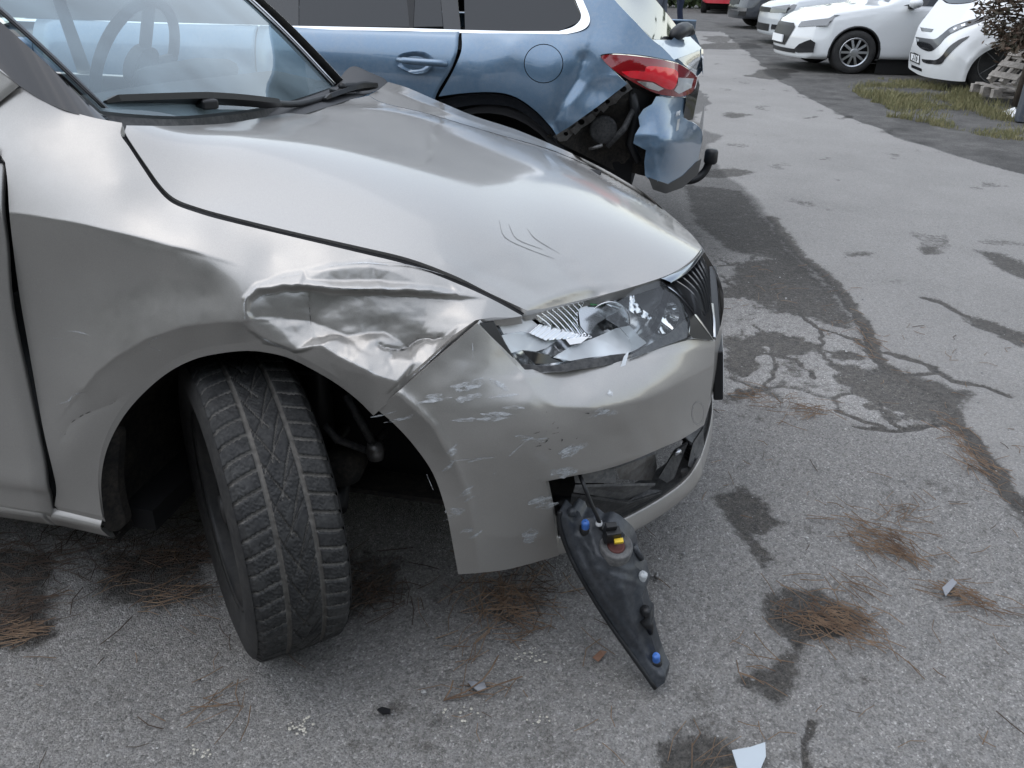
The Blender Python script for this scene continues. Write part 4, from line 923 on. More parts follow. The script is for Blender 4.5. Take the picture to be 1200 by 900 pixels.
# ---- wheel arch: liner, hanging flap, strut, driveshaft
WC = Vector((-.062, -.735, .302))
vs = []; fs = []; yy_ = (-.815, -.79, -.70, -.52, -.46)
for i, y_ in enumerate(yy_):
    for k in range(29):
        a = R(6+194*k/28); r_ = .372-.012*(i == 0)+.008*math.sin(k*1.7)*(i > 1)
        vs.append((.005+r_*math.cos(a)*1.02, y_, .325+r_*math.sin(a)*.98))
fs = [[i*29+k, i*29+k+1, (i+1)*29+k+1, (i+1)*29+k] for i in range(4) for k in range(28)]
liner = mobj('wheel_arch_liner', vs, fs, M['liner'], car)
mobj('arch_back_wall', [(-.42, -.44, .15), (.42, -.44, .15), (.42, -.44, .74), (-.42, -.44, .74)], [[0, 1, 2, 3]], M['dark'], car)
flap = panel('mud_flap', oline([(120, 606), (116, 560), (122, 520), (132, 505)], [(132, 505), (140, 512), (138, 560), (142, 590), (147, 608), (146, 616)], [(146, 616), (138, 622), (128, 622), (120, 614)], ('l', [(120, 614), (120, 606)])), [(120, 606, -.835), (116, 560, -.838), (132, 505, -.83), (146, 616, -.80), (140, 550, -.80)], M['liner'], car, 4, lambda px, py: .006*(fbm(px/9, py/14, 3, 5)-.5), .02)
0 and panel('arch_brace', oline(('l', [(150, 600), (165, 560), (195, 525), (225, 495), (222, 545), (190, 570), (165, 588)])), [(150, 600, -.70), (195, 525, -.66), (225, 495, -.6), (190, 570, -.64)], M['plastic'], car, 8, None, .02)
tube('suspension_strut', [(.0, -.56, .25), (-.02, -.50, .75)], .028, M['black'], car, 14)
tube('coil_spring', [(-.02+.055*math.cos(a), -.505+.055*math.sin(a), .48+.035*a/6.283) for a in np.linspace(0, 6.283*6, 90)], .006, M['black'], car, 6)
tube('drop_link', [at(405, 462, -.62), at(440, 525, -.62)], .009, M['plastic'], car, 8)
tube('brake_hose', [at(452, 505, -.55), at(430, 528, -.60), at(395, 515, -.66), at(380, 498, -.66)], .008, M['plastic'], car, 8)
lathe('link_joint', [(.001, .02), (.016, .018), (.019, 0), (.016, -.018), (.001, -.02)], M['metal'], car, Matrix.Translation(Vector(V(at(440, 528, -.62)))), 14)
lathe('hub_knuckle', [(.001, .03), (.03, .03), (.045, 0), (.04, -.05), (.001, -.05)], M['liner'], car, Matrix.Translation((.06, -.60, .31)) @ Matrix.Rotation(R(90), 4, 'X'), 18)
tube('control_arm', [(.05, -.62, .22), (-.05, -.3, .24)], .022, M['black'], car, 10)
tube('drive_shaft', [(.0, -.60, .30), (.0, -.1, .32)], .016, M['black'], car, 10)
# ---- turned front wheel
STEER, CAMB = R(-49), R(0)
def build_wheel(name, parent, M4, rad=.305, width=.170, tread=True, steel=True, seg=760):
    wh = bpy.data.objects.new(name, None); link(wh, parent); wh.matrix_local = M4      # local: z = axle (outwards), x = forward
    # tyre
    nv = 84; us = np.linspace(0, 2*np.pi, seg, endpoint=False); vv = np.linspace(-1, 1, nv); Uu, Vv = np.meshgrid(us, vv, indexing='ij')
    hw = width/2; rr = rad-.0035*np.abs(Vv)**2.2-.010*sstep(.86, 1.0, np.abs(Vv)); s = Uu*rad; xw = Vv*hw
    g = np.zeros(Uu.shape)
    if tread:
        for c in (-.38, .36): g = np.maximum(g, 1-sstep(.030, .055, np.abs(Vv-c)))           # two long grooves
        def lat(a, b, pitch, slant, wd, ph=0, bend=0):
            t = (Vv-a)/(b-a); inside = (t > 0) & (t < 1)
            q = (s+slant*t+bend*t*t+ph) % pitch; q = np.minimum(q, pitch-q); return np.where(inside, 1-sstep(wd*.5, wd, q), 0)
        P_ = 2*np.pi*rad/58
        g = np.maximum(g, .95*lat(.42, 1.02, P_, .010, .0034, 0, .006)); g = np.maximum(g, .95*lat(-1.02, -.44, P_, -.012, .0034, .01, -.004))
        g = np.maximum(g, .8*lat(-.36, .10, P_*2, .075, .0040, .0, .02)); g = np.maximum(g, .8*lat(-.05, .34, P_*2, -.060, .0040, .03, -.02))
        g = np.maximum(g, .6*lat(-.36, .34, P_*2, .085, .0022, .03))
        sip = .28*(1-sstep(.0006, .0016, np.abs(((s+.004*np.sin(xw*420)) % .0085)-.00425)))*(np.abs(Vv) < .95); g = np.maximum(g, sip*(vnoise(s*30, xw*60, 5) > .3))
    rr = rr-.0085*g-.0006*vnoise(s*300, xw*300, 2)
    vs = np.stack([rr*np.cos(Uu), rr*np.sin(Uu), xw], -1).reshape(-1, 3)
    idx = np.arange(seg*nv).reshape(seg, nv); nx = np.roll(idx, -1, 0)
    f = np.stack([idx[:, :-1], nx[:, :-1], nx[:, 1:], idx[:, 1:]], -1).reshape(-1, 4).tolist()
    tyre = mobj('tyre', vs, f, M['rubber'], wh)
    at_ = tyre.data.attributes.new('groove', 'FLOAT', 'POINT'); at_.data.foreach_set('value', g.ravel().astype(np.float32))
    sw_ = [(rad-.0125, hw), (rad-.020, hw+.004), (rad-.05, hw+.010), (rad-.075, hw+.007), (rad-.10, hw-.002), (rad-.107, hw-.010), (rad-.118, hw-.012)]
    for sgn, nm in ((1, 'outer_sidewall'), (-1, 'inner_sidewall')): lathe(nm, [(a, b*sgn) for a, b in sw_], M['sidewall'], tyre, None, 72)
    rim = lathe('rim', [(rad-.112, -hw+.01), (rad-.135, 0), (rad-.12, hw-.012), (rad-.104, hw-.002), (rad-.108, hw-.004), (rad-.122, hw-.016), (rad-.135, hw-.045), (rad-.15, hw-.05), (.10, hw-.022), (.075, hw-.030), (.03, hw-.028), (.028, hw-.01), (.001, hw-.008)], M['steel_rim'] if steel else M['satin'], wh, None, 56)
    if steel:
        for k in range(5):
            a = k*2*math.pi/5; lathe('wheel_bolt', [(.001, .012), (.009, .012), (.010, 0)], M['metal'], rim, Matrix.Translation((.052*math.cos(a), .052*math.sin(a), hw-.030)), 8)
        for k in range(10):
            a = (k+.5)*2*math.pi/10; lathe('vent_hole', [(.001, .001), (.014, .001), (.015, -.006)], M['dark'], rim, Matrix.Translation((.128*math.cos(a), .128*math.sin(a), hw-.0345)), 12)
    return wh
m = M['rubber']; q = N(m); gv = q.attr('groove').outputs['Fac']
wear = q.ramp(q.math('MULTIPLY', q.noise(22, 5, .7), q.noise(160, 4, .7)), [(.12, (.010, .0105, .012)), (.46, (.06, .06, .058))])
q.col(q.mix(q.ramp(gv, [(.25, 0), (.6, 1)]), wear, q.ramp(q.noise(60, 4), [(.3, (.09, .085, .078)), (.7, (.19, .18, .165))])))
q.nrm(q.bump(q.noise(700, 3), .2, .0006)); q.rough(q.ramp(q.noise(30, 4), [(.3, .55), (.7, .85)]))
M['sidewall'] = worn_plastic('dusty_sidewall', (.012, .012, .013), (.05, .048, .045), .8, .75)
M['steel_rim'] = worn_plastic('black_steel_rim', (.016, .017, .019), (.06, .055, .05), .7, .5)
# axle frame: local z = outwards (-y), x forward; turned about the vertical
Mw = Matrix.Translation(WC) @ Matrix.Rotation(STEER, 4, 'Z') @ Matrix.Rotation(CAMB, 4, 'X') @ Matrix.Rotation(R(90), 4, 'X')
fw_ = build_wheel('front_wheel', car, Mw); fw_['label'] = 'worn winter tyre on a black steel wheel, turned hard'
Ml = Matrix.Translation((0, .73, .300)) @ Matrix.Rotation(STEER, 4, 'Z') @ Matrix.Rotation(R(-90), 4, 'X'); build_wheel('left_front_wheel', car, Ml, tread=False, seg=72)
Mr = Matrix.Translation((-2.6, -.74, .300)) @ Matrix.Rotation(R(90), 4, 'X'); build_wheel('rear_wheel', car, Mr, tread=False, seg=72)
Mr = Matrix.Translation((-2.6, .74, .300)) @ Matrix.Rotation(R(-90), 4, 'X'); build_wheel('rear_wheel', car, Mr, tread=False, seg=72)
# ---- scrape marks
tag(ribbon('scrape_marks', [([(78, 388), (92, 389), (108, 394)], 1.6), ([(90, 396), (105, 401)], 1.2), ([(55, 397), (76, 397)], 1.6), ([(174, 404), (178, 399), (186, 395)], 1.6), ([(176, 407), (188, 411)], 1.5), ([(66, 474), (80, 470), (86, 463), (101, 459)], 1.5)], FF, M['scrape'], wing, fdisp), kind='stuff')
rs_ = random.Random(4); pth = []
for cx, cy, n_, sx_, sy_, sl, ln, wd in ((545, 452, 5, 14, 9, -.30, 16, 7), (515, 466, 3, 14, 5, -.08, 18, 4), (590, 447, 4, 10, 12, .6, 9, 3), (575, 489, 4, 22, 3, -.1, 22, 5), (700, 483, 3, 16, 1.5, -.10, 18, 4), (665, 527, 3, 12, 4, -.30, 16, 6), (528, 532, 3, 4, 8, -.7, 10, 5), (545, 580, 3, 6, 5, -.4, 9, 3), (636, 588, 3, 6, 3, -.2, 14, 6), (662, 553, 4, 12, 3, -.08, 16, 8), (538, 600, 3, 10, 3, -.2, 14, 4), (617, 627, 3, 5, 4, -.4, 9, 7), (556, 625, 3, 8, 3, -.4, 8, 3), (713, 464, 1, 2, 2, .5, 5, 4), (470, 487, 3, 14, 3, -.3, 16, 3), (620, 515, 3, 14, 4, -.1, 20, 3), (600, 470, 2, 14, 4, -.1, 20, 3), (560, 540, 2, 14, 4, -.1, 22, 2)):
    for _ in range(n_):
        x = cx+rs_.gauss(0, sx_*.6); y = cy+rs_.gauss(0, sy_*.7); l = ln*rs_.uniform(.5, 1.1); a = sl+rs_.gauss(0, .1)
        pth.append(([(x-l*math.cos(a), y-l*math.sin(a)), (x+rs_.gauss(0, .8), y+rs_.gauss(0, .8)), (x+l*math.cos(a), y+l*math.sin(a))], wd*rs_.uniform(.7, 1.7)))
pth += [([(594, 537), (608, 524), (622, 512)], 1.6), ([(553, 395), (554, 408), (554, 421)], 1.4), ([(500, 556), (508, 575)], 1.8), ([(575, 560), (582, 552)], 2.4), ([(520, 610), (533, 606)], 2.2)]
tag(ribbon('scrape_marks', pth, PF, M['scrape'], bumper, pdisp, -.0052), kind='stuff')
crest = [([(352, 334), (375, 336), (400, 338), (430, 338)], 1.5), ([(420, 338), (450, 338), (475, 339)], 1.8), ([(480, 340), (510, 343), (542, 343)], 1.2), ([(287, 374), (286, 356), (290, 346)], 1.5), ([(292, 344), (302, 336), (320, 329)], 1.3), ([(330, 325), (352, 321)], 1.2), ([(385, 312), (405, 309), (430, 308), (455, 310)], 1.6), ([(300, 352), (310, 346), (322, 344)], 1.2), ([(302, 392), (318, 402), (340, 411)], 1.6), ([(372, 400), (410, 422), (440, 438), (462, 446)], 1.2), ([(470, 452), (500, 426), (528, 400)], .9), ([(318, 398), (330, 401)], 1.6)]
tag(ribbon('cracked_paint', crest, FF, M['scrape'], wing, fdisp, -.0016), kind='stuff')
tag(ribbon('crack_line', [([(445, 404), (455, 409), (468, 410), (480, 406), (490, 398), (505, 397), (518, 395)], 2.6), ([(75, 512), (82, 497), (100, 485), (125, 476), (136, 470)], 1.2), ([(75, 500), (73, 515)], 1.), ([(362, 344), (363, 365), (365, 388)], .9), ([(380, 336), (420, 340), (470, 341)], 1.)], FF, M['scuff'], wing, fdisp, -.0016), kind='stuff')
dk = []
for cx, cy, n_ in ((635, 512, 9), (650, 508, 5), (552, 492, 2), (690, 500, 3)):
    for _ in range(n_):
        x = cx+rs_.gauss(0, 9); y = cy+rs_.gauss(0, 7); l = rs_.uniform(4, 9); a = rs_.uniform(-1.2, .3); dk.append(([(x, y), (x+l*math.cos(a), y+l*math.sin(a))], rs_.uniform(2, 5)))
tag(ribbon('dark_scuffs', dk, PF, M['scuff'], bumper, pdisp, -.0052), kind='stuff')
tag(ribbon('bonnet_scratches', [([(440, 307), (470, 309), (500, 316), (520, 322)], .8), ([(585, 258), (592, 278), (620, 292), (650, 303)], .8), ([(596, 262), (606, 280), (636, 292)], .7), ([(618, 268), (628, 280), (656, 297)], .7)], BF, M['scr_dark'] if 'scr_dark' in M else M['metal'], bonnet, bdisp), kind='stuff')
dd = [([(300+dx, 305+dy), (302+dx, 306+dy)], 1.2) for dx, dy in ((90, 5), (91, 40), (160, 32), (120, 90))]
# ------------------------------------------------------------------ torn-out lamp casing hanging from its cable
lc = thing('torn_lamp_casing', 'torn out black plastic lamp casing hanging below the bumper opening, tip on asphalt', 'lamp casing', V(at(768, 800, -.775)))
def unp(o):
    o.matrix_parent_inverse = Matrix.Translation(-lc.location); return o
LC = tps_fit([(660, 605, -.70), (690, 606, -.685), (722, 618, -.69), (700, 660, -.735), (740, 660, -.70), (665, 650, -.715), (690, 695, -.735), (715, 738, -.75), (742, 772, -.765), (768, 806, -.778), (778, 796, -.765), (765, 735, -.72), (720, 690, -.745), (745, 730, -.748)])
def ldisp(px, py):
    d = fold(px, py, [(664, 606), (672, 640), (690, 676), (715, 712), (740, 745), (762, 778), (776, 792)], -.009, 4, 6)
    d += fold(px, py, [(690, 622), (700, 650), (716, 662), (738, 668)], -.010, 9, 7)
    d += fold(px, py, [(715, 665), (708, 690), (716, 720)], .005, 8, 9) + fold(px, py, [(748, 672), (742, 700), (748, 738), (764, 770)], .008, 8, 6)
    d += fold(px, py, [(700, 668), (722, 676), (744, 682)], -.007, 5, 6)+fold(px, py, [(678, 628), (690, 648), (700, 672), (716, 700)], -.007, 4, 6)+fold(px, py, [(728, 690), (736, 720), (752, 752)], -.008, 5, 5)+fold(px, py, [(744, 758), (758, 772), (772, 786)], .006, 5, 5)
    d += fold(px, py, [(672, 604), (684, 640), (690, 660)], .006, 6, 6)+.006*(fbm(px/22, py/22, 3, 61)-.5)
    return d
lo = oline([(656, 597), (654, 612), (660, 634), (670, 658), (684, 684), (700, 711), (720, 741), (742, 772), (768, 808)], ('l', [(768, 808), (779, 800), (780, 792), (775, 782)]), [(775, 782), (768, 762), (762, 740), (761, 722)], ('l', [(761, 722), (756, 716), (752, 700), (757, 688), (752, 670), (744, 662)]), [(744, 662), (741, 645), (737, 632), (725, 620), (712, 612), (702, 614)], ('l', [(702, 614), (694, 607), (682, 607), (679, 600), (672, 596), (668, 599), (664, 605), (656, 597)]))
unp(panel('casing_shell', lo, LC, M['lamp_back'], lc, 3, ldisp, .035, fdir=(.2, .9, .1)))
rimp = crom([(656, 599), (655, 612), (661, 634), (671, 658), (685, 684), (701, 711), (721, 741), (743, 772), (768, 807)], 5)
unp(tube('casing_rim', list(surf_pts(LC, rimp[:, 0], rimp[:, 1], ldisp, -.002)), .0045, M['black'], lc, 8))
def frame_at(px, py, k=.0, tilt=(0, 0)):
    c = Vector(V(surf_pts(LC, px, py, ldisp, -k))); n = Vector(V(CAM))-c; n.normalize(); n = (n+Vector((tilt[0]*RT[0]+tilt[1]*UP[0], tilt[0]*RT[1]+tilt[1]*UP[1], tilt[0]*RT[2]+tilt[1]*UP[2]))).normalized()
    q = n.to_track_quat('Z', 'Y').to_matrix().to_4x4(); q.translation = c; return q
f1 = frame_at(722, 640, .006, (.25, .75))
unp(lathe('socket_ring', [(.032, -.02), (.032, .003), (.028, .008), (.024, .003), (.022, .006), (.017, .001)], M['grey_plastic'], lc, f1, 32))
unp(lathe('rubber_seal', [(.017, .001), (.015, .005), (.012, .003), (.001, .004)], M['brown'], lc, f1, 28))
bm = bmesh.new(); f2 = frame_at(717, 627, .022, (.25, .75)); add_box(bm, (0, 0, 0), (.030, .018, .03), f2); add_box(bm, (-.004, .006, .012), (.022, .012, .03), f2); unp(bobj('bulb_connector', bm, M['black'], lc, bevel=.002))
bm = bmesh.new(); f3 = frame_at(725, 634, .03, (.1, .5)); add_box(bm, (0, 0, 0), (.017, .009, .008), f3 @ Matrix.Rotation(R(12), 4, 'Z')); unp(bobj('connector_tab', bm, M['yellow'], lc, bevel=.001))
for px, py in ((686, 614), (769, 770)):
    unp(lathe('adjuster_cap', [(.0075, -.02), (.0075, .004), (.0065, .007), (.001, .008)], M['cap_blue'], lc, frame_at(px, py, .012, (0, .8)), 20))
    unp(lathe('adjuster_base', [(.012, -.02), (.0115, -.006), (.008, -.004)], M['black'], lc, frame_at(px, py+2, .006, (0, .8)), 20))
unp(lathe('side_bulb', [(.009, -.045), (.009, -.002), (.008, .002), (.001, .004)], M['shard'], lc, frame_at(754, 673, .004, (.4, .9)), 16))
unp(tube('rubber_bellows', [surf_pts(LC, a, b, ldisp, c) for a, b, c in ((754, 712, 0), (757, 716, -.012), (760, 722, .0), (757, 728, -.012), (761, 734, 0), (762, 742, .004))], [.008, .012, .009, .012, .009, .006], M['black'], lc, 10))
unp(tube('casing_lug', [surf_pts(LC, 670, 604, ldisp, 0), surf_pts(LC, 671, 595, ldisp, .0)], [.010, .007], M['lamp_back'], lc, 8))
unp(tube('casing_lug', [surf_pts(LC, 742, 640, ldisp, .01), surf_pts(LC, 752, 655, ldisp, .012)], [.008, .006], M['lamp_back'], lc, 8))
unp(tube('cable', list(crom([at(676, 548, -.66), at(684, 568, -.69), at(692, 588, -.70), at(700, 606, -.705), at(704, 618, -.70), at(712, 622, -.705)], 6)), .0042, M['black'], lc, 8))
unp(lathe('cable_clip', [(.006, -.004), (.0065, 0), (.006, .004)], M['white_plastic'], lc, Matrix.Translation(Vector(V(at(702, 613, -.708)))), 12))
# ------------------------------------------------------------------ blue estate car with torn rear corner, parked beside
bc = thing('blue_estate_car', 'blue estate car with torn rear corner and exposed metal beyond the silver bonnet', 'car', (0, 0, 0))
bside = [(.22, 1.60), (.28, 1.53), (.36, 1.505), (.50, 1.49), (.66, 1.478), (.78, 1.478), (.88, 1.482), (.95, 1.497), (1.0, 1.525), (1.022, 1.55)]
BS = tps_fit([(541, 38, 1.55), (600, 38, 1.55), (660, 41, 1.555), (690, 34, 1.57), (700, 5, 1.62), (717, 0, 1.645), (745, 28, 1.64), (765, 48, 1.67), (790, 71, 1.73), (705, 64, 1.525), (540, 60, 1.497), (600, 55, 1.50), (660, 60, 1.51), (528, 85, 1.48), (600, 85, 1.482), (660, 90, 1.487), (690, 95, 1.495), (512, 113, 1.478), (580, 112, 1.478), (640, 130, 1.48), (690, 130, 1.49), (650, 157, 1.485), (740, 98, 1.53), (600, 160, 1.49)], .01)
def bsd(px, py):
    d = fold(px, py, [(683, 70), (676, 92), (660, 118), (648, 142), (655, 156)], .030, 14, 10)      # crease pushed into the quarter panel
    d += fold(px, py, [(700, 92), (735, 88), (760, 84)], -.006, 10, 8)+fold(px, py, [(690, 96), (664, 128), (662, 152)], -.012, 12, 12)
    d += np.exp(-(((px-700)/26)**2+((py-100)/26)**2))*.03
    d += fold(px, py, [(500, 43), (600, 45), (700, 50), (770, 60)], -.003, 14, 20)
    return d
FC = [(637+23.2*math.cos(a), 74.5+23.2*math.sin(a)) for a in np.linspace(0, 2*math.pi, 29)[:-1]]; FC2 = [(637+22.2*math.cos(a), 74.5+22.2*math.sin(a)) for a in np.linspace(0, 2*math.pi, 29)[:-1]]
qo = oline([(541, 39), (540.5, 60), (530, 85), (514, 113)], [(514, 113), (545, 109), (580, 108), (605, 114), (628, 130), (645, 148), (652, 158)], ('l', [(652, 158), (668, 148), (700, 125), (735, 98)]), [(735, 98), (722, 86), (712, 76), (704, 67), (706, 63.5), (722, 62.5), (755, 65), (792, 72)], [(792, 72), (775, 55), (763, 45), (745, 26), (724, 4), (702, -22)], ('l', [(702, -22), (676, -22)]), [(676, -22), (684, 2), (691, 20), (690, 31), (680, 37), (664, 40)], ('l', [(664, 40), (600, 39), (541, 39)]))
quarter = panel('rear_quarter_panel', qo, BS, M['blue'], bc, 3, bsd, .012, holes=[FC]); quarter['label'] = 'dented blue rear quarter panel torn away at its lower rear edge'
panel('fuel_flap', np.array(FC2), BS, M['blue'], bc, 4, bsd, .006, off=-.001)
panel('fuel_flap_recess', np.array([(637+25*math.cos(a), 74.5+25*math.sin(a)) for a in np.linspace(0, 2*math.pi, 29)[:-1]]), BS, M['dark'], bc, 8, bsd, 0, off=.012)
# wheel-arch lip, tyre, liner
arc = crom([(505, 119), (545, 111), (580, 110), (605, 116), (628, 132), (645, 150), (652, 160)], 5); a0 = surf_pts(BS, arc[:, 0], arc[:, 1], None, .002); n_ = len(a0)
mobj('arch_lip', np.vstack([a0, a0+np.array([0, .03, -.012]), a0+np.array([0, .05, -.05])]), [[i+k*n_, i+1+k*n_, i+1+(k+1)*n_, i+(k+1)*n_] for k in (0, 1) for i in range(n_-1)], M['navy'], bc)
build_wheel('rear_wheel', bc, Matrix.Translation((-.10, 1.60, .325)) @ Matrix.Rotation(R(90), 4, 'X'), .325, .21, False, False, 72)
build_wheel('front_wheel', bc, Matrix.Translation((-2.85, 1.60, .325)) @ Matrix.Rotation(R(90), 4, 'X'), .325, .21, False, False, 72)
build_wheel('rear_wheel', bc, Matrix.Translation((-.10, 3.12, .325)) @ Matrix.Rotation(R(-90), 4, 'X'), .325, .21, False, False, 72)
build_wheel('front_wheel', bc, Matrix.Translation((-2.85, 3.12, .325)) @ Matrix.Rotation(R(-90), 4, 'X'), .325, .21, False, False, 72)
lathe('arch_liner', [(.37, -.12), (.38, .1), (.36, .14)], M['dark'], bc, Matrix.Translation((-.10, 1.64, .36)) @ Matrix.Rotation(R(90), 4, 'X'), 40)
# doors: carried forward along the same flank
def flank(x0, x1, nm, z0=.28):
    rws = []
    for z, y in bside:
        if z < z0: continue
        xr = x0 if isinstance(x0, (int, float)) else float(np.interp(z, x0[1], x0[0]))
        rws.append([np.array([xr+(x1-xr)*k, y+.01*math.sin(k*3.1), z+.006*(xr+(x1-xr)*k+.3)]) for k in (0, .08, .3, .6, 1)])
    return grid_patch(nm, rws, M['blue'], bc, 4, 4, .01)
dq = np.array([surf_pts(BS, a, b) for a, b in ((512, 113), (528, 86), (538, 60), (540, 39))]); seam = (np.concatenate([[-.36, -.37], dq[:, 0]-.006]), np.concatenate([[.25, .55], dq[:, 2]]))
rd = flank(seam, -1.12, 'rear_door'); flank(-1.127, -2.2, 'front_door')
rws = [[np.array([x, y+(.0 if x > -3 else .10 if x > -3.4 else .32), min(z, .93-.06*(x < -3))]) for x in (-2.205, -2.6, -3.2, -3.55)] for z, y in bside]; grid_patch('front_wing', rws, M['blue'], bc, 4, 4, .01)
grid_patch('bonnet', [[np.array([x, y, .97+.05*math.sin(math.pi*(y-1.53)/1.66)-.10*max(0, -2.4-x)**1.3]) for x in (-2.1, -2.6, -3.1, -3.5)] for y in (1.53, 1.9, 2.36, 2.8, 3.19)], M['blue'], bc, 4, 4)
# handle in its recess
rec = oline([(463, 71), (468, 64), (480, 60.5), (495, 60.5), (504, 65), (507, 72), (505, 80), (497, 86), (484, 86), (470, 80)] , [(470, 80), (465, 76), (463, 71)])
HS = tps_fit([(440, 60, 1.482), (540, 60, 1.482), (440, 90, 1.473), (540, 90, 1.473)])
panel('handle_recess', rec, HS, M['blue'], bc, 3, lambda px, py: .03*np.clip(1-(((px-485)/20)**2+((py-73)/11)**2), 0, 1), 0, off=-.004)
hb = [at(466, 70, 1.455), at(478, 71.5, 1.437), at(500, 73, 1.433), at(515, 74, 1.436), at(523, 74.5, 1.458)]
bm = bmesh.new(); add_tube(bm, list(crom(hb, 5)), [.010]*3+[.014]*15+[.014]*3, 10); bobj('door_handle', bm, M['blue'], bc, smooth=True)
# side glass, chrome strip, pillars
GS = tps_fit([(300, 30, 1.555), (541, 36, 1.555), (660, 39, 1.56), (300, -60, 1.67), (541, -60, 1.67), (660, -30, 1.64)])
panel('rear_quarter_window', oline(('l', [(543, -40), (655, -40), (675, 5), (681, 18), (678, 26), (655, 36.5), (600, 36), (545, 35.5)])), GS, M['dark_glass'], bc, 8, None, .004, off=.003)
panel('rear_door_window', oline(('l', [(352, -40), (473, -40), (477, 0), (481, 31.5), (350, 31)])), GS, M['dark_glass'], bc, 8, None, .004, off=.003)
panel('door_quarter_light', oline(('l', [(488, -40), (513, -40), (519, 31), (484, 31.5)])), GS, M['dark_glass'], bc, 8, None, .004, off=.003)
panel('window_pillar', oline(('l', [(473, -40), (488, -40), (484, 33), (480, 33)])), GS, M['black'], bc, 8, None, .004)
panel('window_pillar', oline(('l', [(513, -40), (532, -40), (540, 36), (520, 35)])), GS, M['gloss_black'], bc, 8, None, .004)
panel('window_pillar', oline(('l', [(318, -40), (350, -40), (350, 31), (328, 30), (306, 20)])), GS, M['gloss_black'], bc, 8, None, .004)
panel('front_door_window', oline(('l', [(-330, -10), (-150, -90), (310, -60), (305, 20), (328, 30), (0, 20), (-300, 12)])), GS, M['dark_glass'], bc, 20, None, .004, off=.003)
panel('chrome_strip', oline(('l', [(-320, 12), (0, 21), (330, 30), (480, 33), (540, 35), (600, 36.5), (655, 36.5)]), [(655, 36.5), (672, 31), (681, 20), (676, 4), (664, -25)], ('l', [(664, -25), (672, -25)]), [(672, -25), (684, 2), (691, 20), (689, 30), (680, 36), (664, 40)], ('l', [(664, 40), (600, 39.5), (540, 38.5), (480, 36.5), (330, 34), (0, 24), (-320, 15)])), GS, M['chrome'], bc, 4, None, .006, off=-.006)
# roof (only sensed through reflections)
grid_patch('roof', [[np.array([x, y, 1.44+.03*math.sin(math.pi*(y-1.72)/1.28)-.03*max(0, x+.2)-.06*max(0, -1.6-x)]) for y in (1.72, 2.0, 2.36, 2.7, 3.0)] for x in (.15, -.5, -1.2, -1.9)], M['blue'], bc, 4, 4, .02)
mobj('windscreen', [(-1.9, 1.75, 1.42), (-1.9, 2.97, 1.42), (-2.6, 3.1, 1.0), (-2.6, 1.62, 1.0)], [[0, 1, 2, 3]], M['dark_glass'], bc)
rws = [[np.array([x, 4.72-y, z]) for x in (.72, .2, -1, -2.2, -3.3)] for z, y in bside]; grid_patch('left_flank', rws, M['blue'], bc, 4, 3, .01)
mobj('left_glass', [(-2.3, 3.16, 1.03), (.3, 3.16, 1.03), (.0, 3.0, 1.42), (-1.8, 3.0, 1.42)], [[0, 1, 2, 3]], M['dark_glass'], bc)
# tail: tailgate glass, lower tailgate, chrome, lamp
TG = tps_fit([(717, 0, 1.66), (765, 46, 1.71), (788, 47, 2.2), (797, 35, 2.75), (760, -8, 2.5), (735, 0, 2.0), (690, -50, 1.9)])
panel('tailgate_glass', oline(('l', [(700, -30), (720, 0), (745, 26), (765, 46), (788, 46.5), (797, 36), (785, 20), (765, -4), (745, -30)])), TG, M['tail_glass'] if 'tail_glass' in M else M['dark_glass'], bc, 5, None, .01)
TL = tps_fit([(763, 45, 1.70), (787, 47, 2.05), (806, 40, 2.5), (822, 57, 2.45), (823, 80, 2.35), (817, 89, 2.15), (800, 76, 1.85), (790, 71, 1.76), (795, 55, 2.0)])
panel('tailgate', oline([(765, 46.5), (775, 55), (790, 70)], ('l', [(790, 70), (820, 59), (822, 56), (806, 40), (797, 37), (787, 47), (765, 46.5)])), TL, M['blue'], bc, 3, None, .01)
panel('tailgate_trim_panel', oline(('l', [(789, 64), (820, 56), (821.5, 78), (817, 82), (803, 76)])), TL, M['gloss_black'], bc, 4, None, .01, off=.006)
panel('chrome_wing_trim', oline(('l', [(800, 74), (816, 82), (821, 79), (822, 57), (824, 58), (824.5, 80), (818, 90), (814, 86)])), TL, M['chrome'], bc, 3, None, .01, off=-.008)
tube('rear_wiper', list(crom([at(786, 44, 2.15), at(795, 38, 2.2), at(803, 34.5, 2.3), at(812, 38, 2.35)], 4)), [.012, .02, .03, .03]+[.034]*5+[.03]*2+[.02, .015], M['black'], bc, 10)
LPc = tps_fit([(705, 66, 1.523), (745, 68, 1.565), (792, 74, 1.745), (817, 92, 2.05), (812, 107, 2.0), (800, 113, 1.86), (770, 109, 1.66), (745, 97, 1.57), (760, 85, 1.585), (795, 95, 1.76), (720, 82, 1.53)])
lampo = oline([(704, 67), (708, 64.5), (725, 64), (755, 67), (790, 73.5), (806, 81), (817, 91)], [(817, 91), (815, 100), (811, 108), (800, 113), (785, 112.5), (768, 109), (745, 98), (725, 86), (712, 76), (704, 67)])
tl = panel('tail_lamp', lampo, LPc, M['red_lens'], bc, 3, None, .03)
panel('lamp_core', oline([(728, 84), (745, 83), (755, 84), (757, 79), (763, 77.5), (775, 78.5), (786, 80), (794, 84), (794, 94), (790, 103), (784, 105), (776, 102), (766, 96), (750, 93), (738, 91)], [(738, 91), (732, 87), (728, 84)]), LPc, M['red_inner'], tl, 3, lambda px, py: .0015*np.sin(px*.5+py*.3), .004, off=-.003)
panel('clear_inlay', oline(('l', [(746, 95), (765, 97), (778, 104), (772, 107), (758, 103)])), LPc, M['chrome'], tl, 3, None, .002, off=-.002)
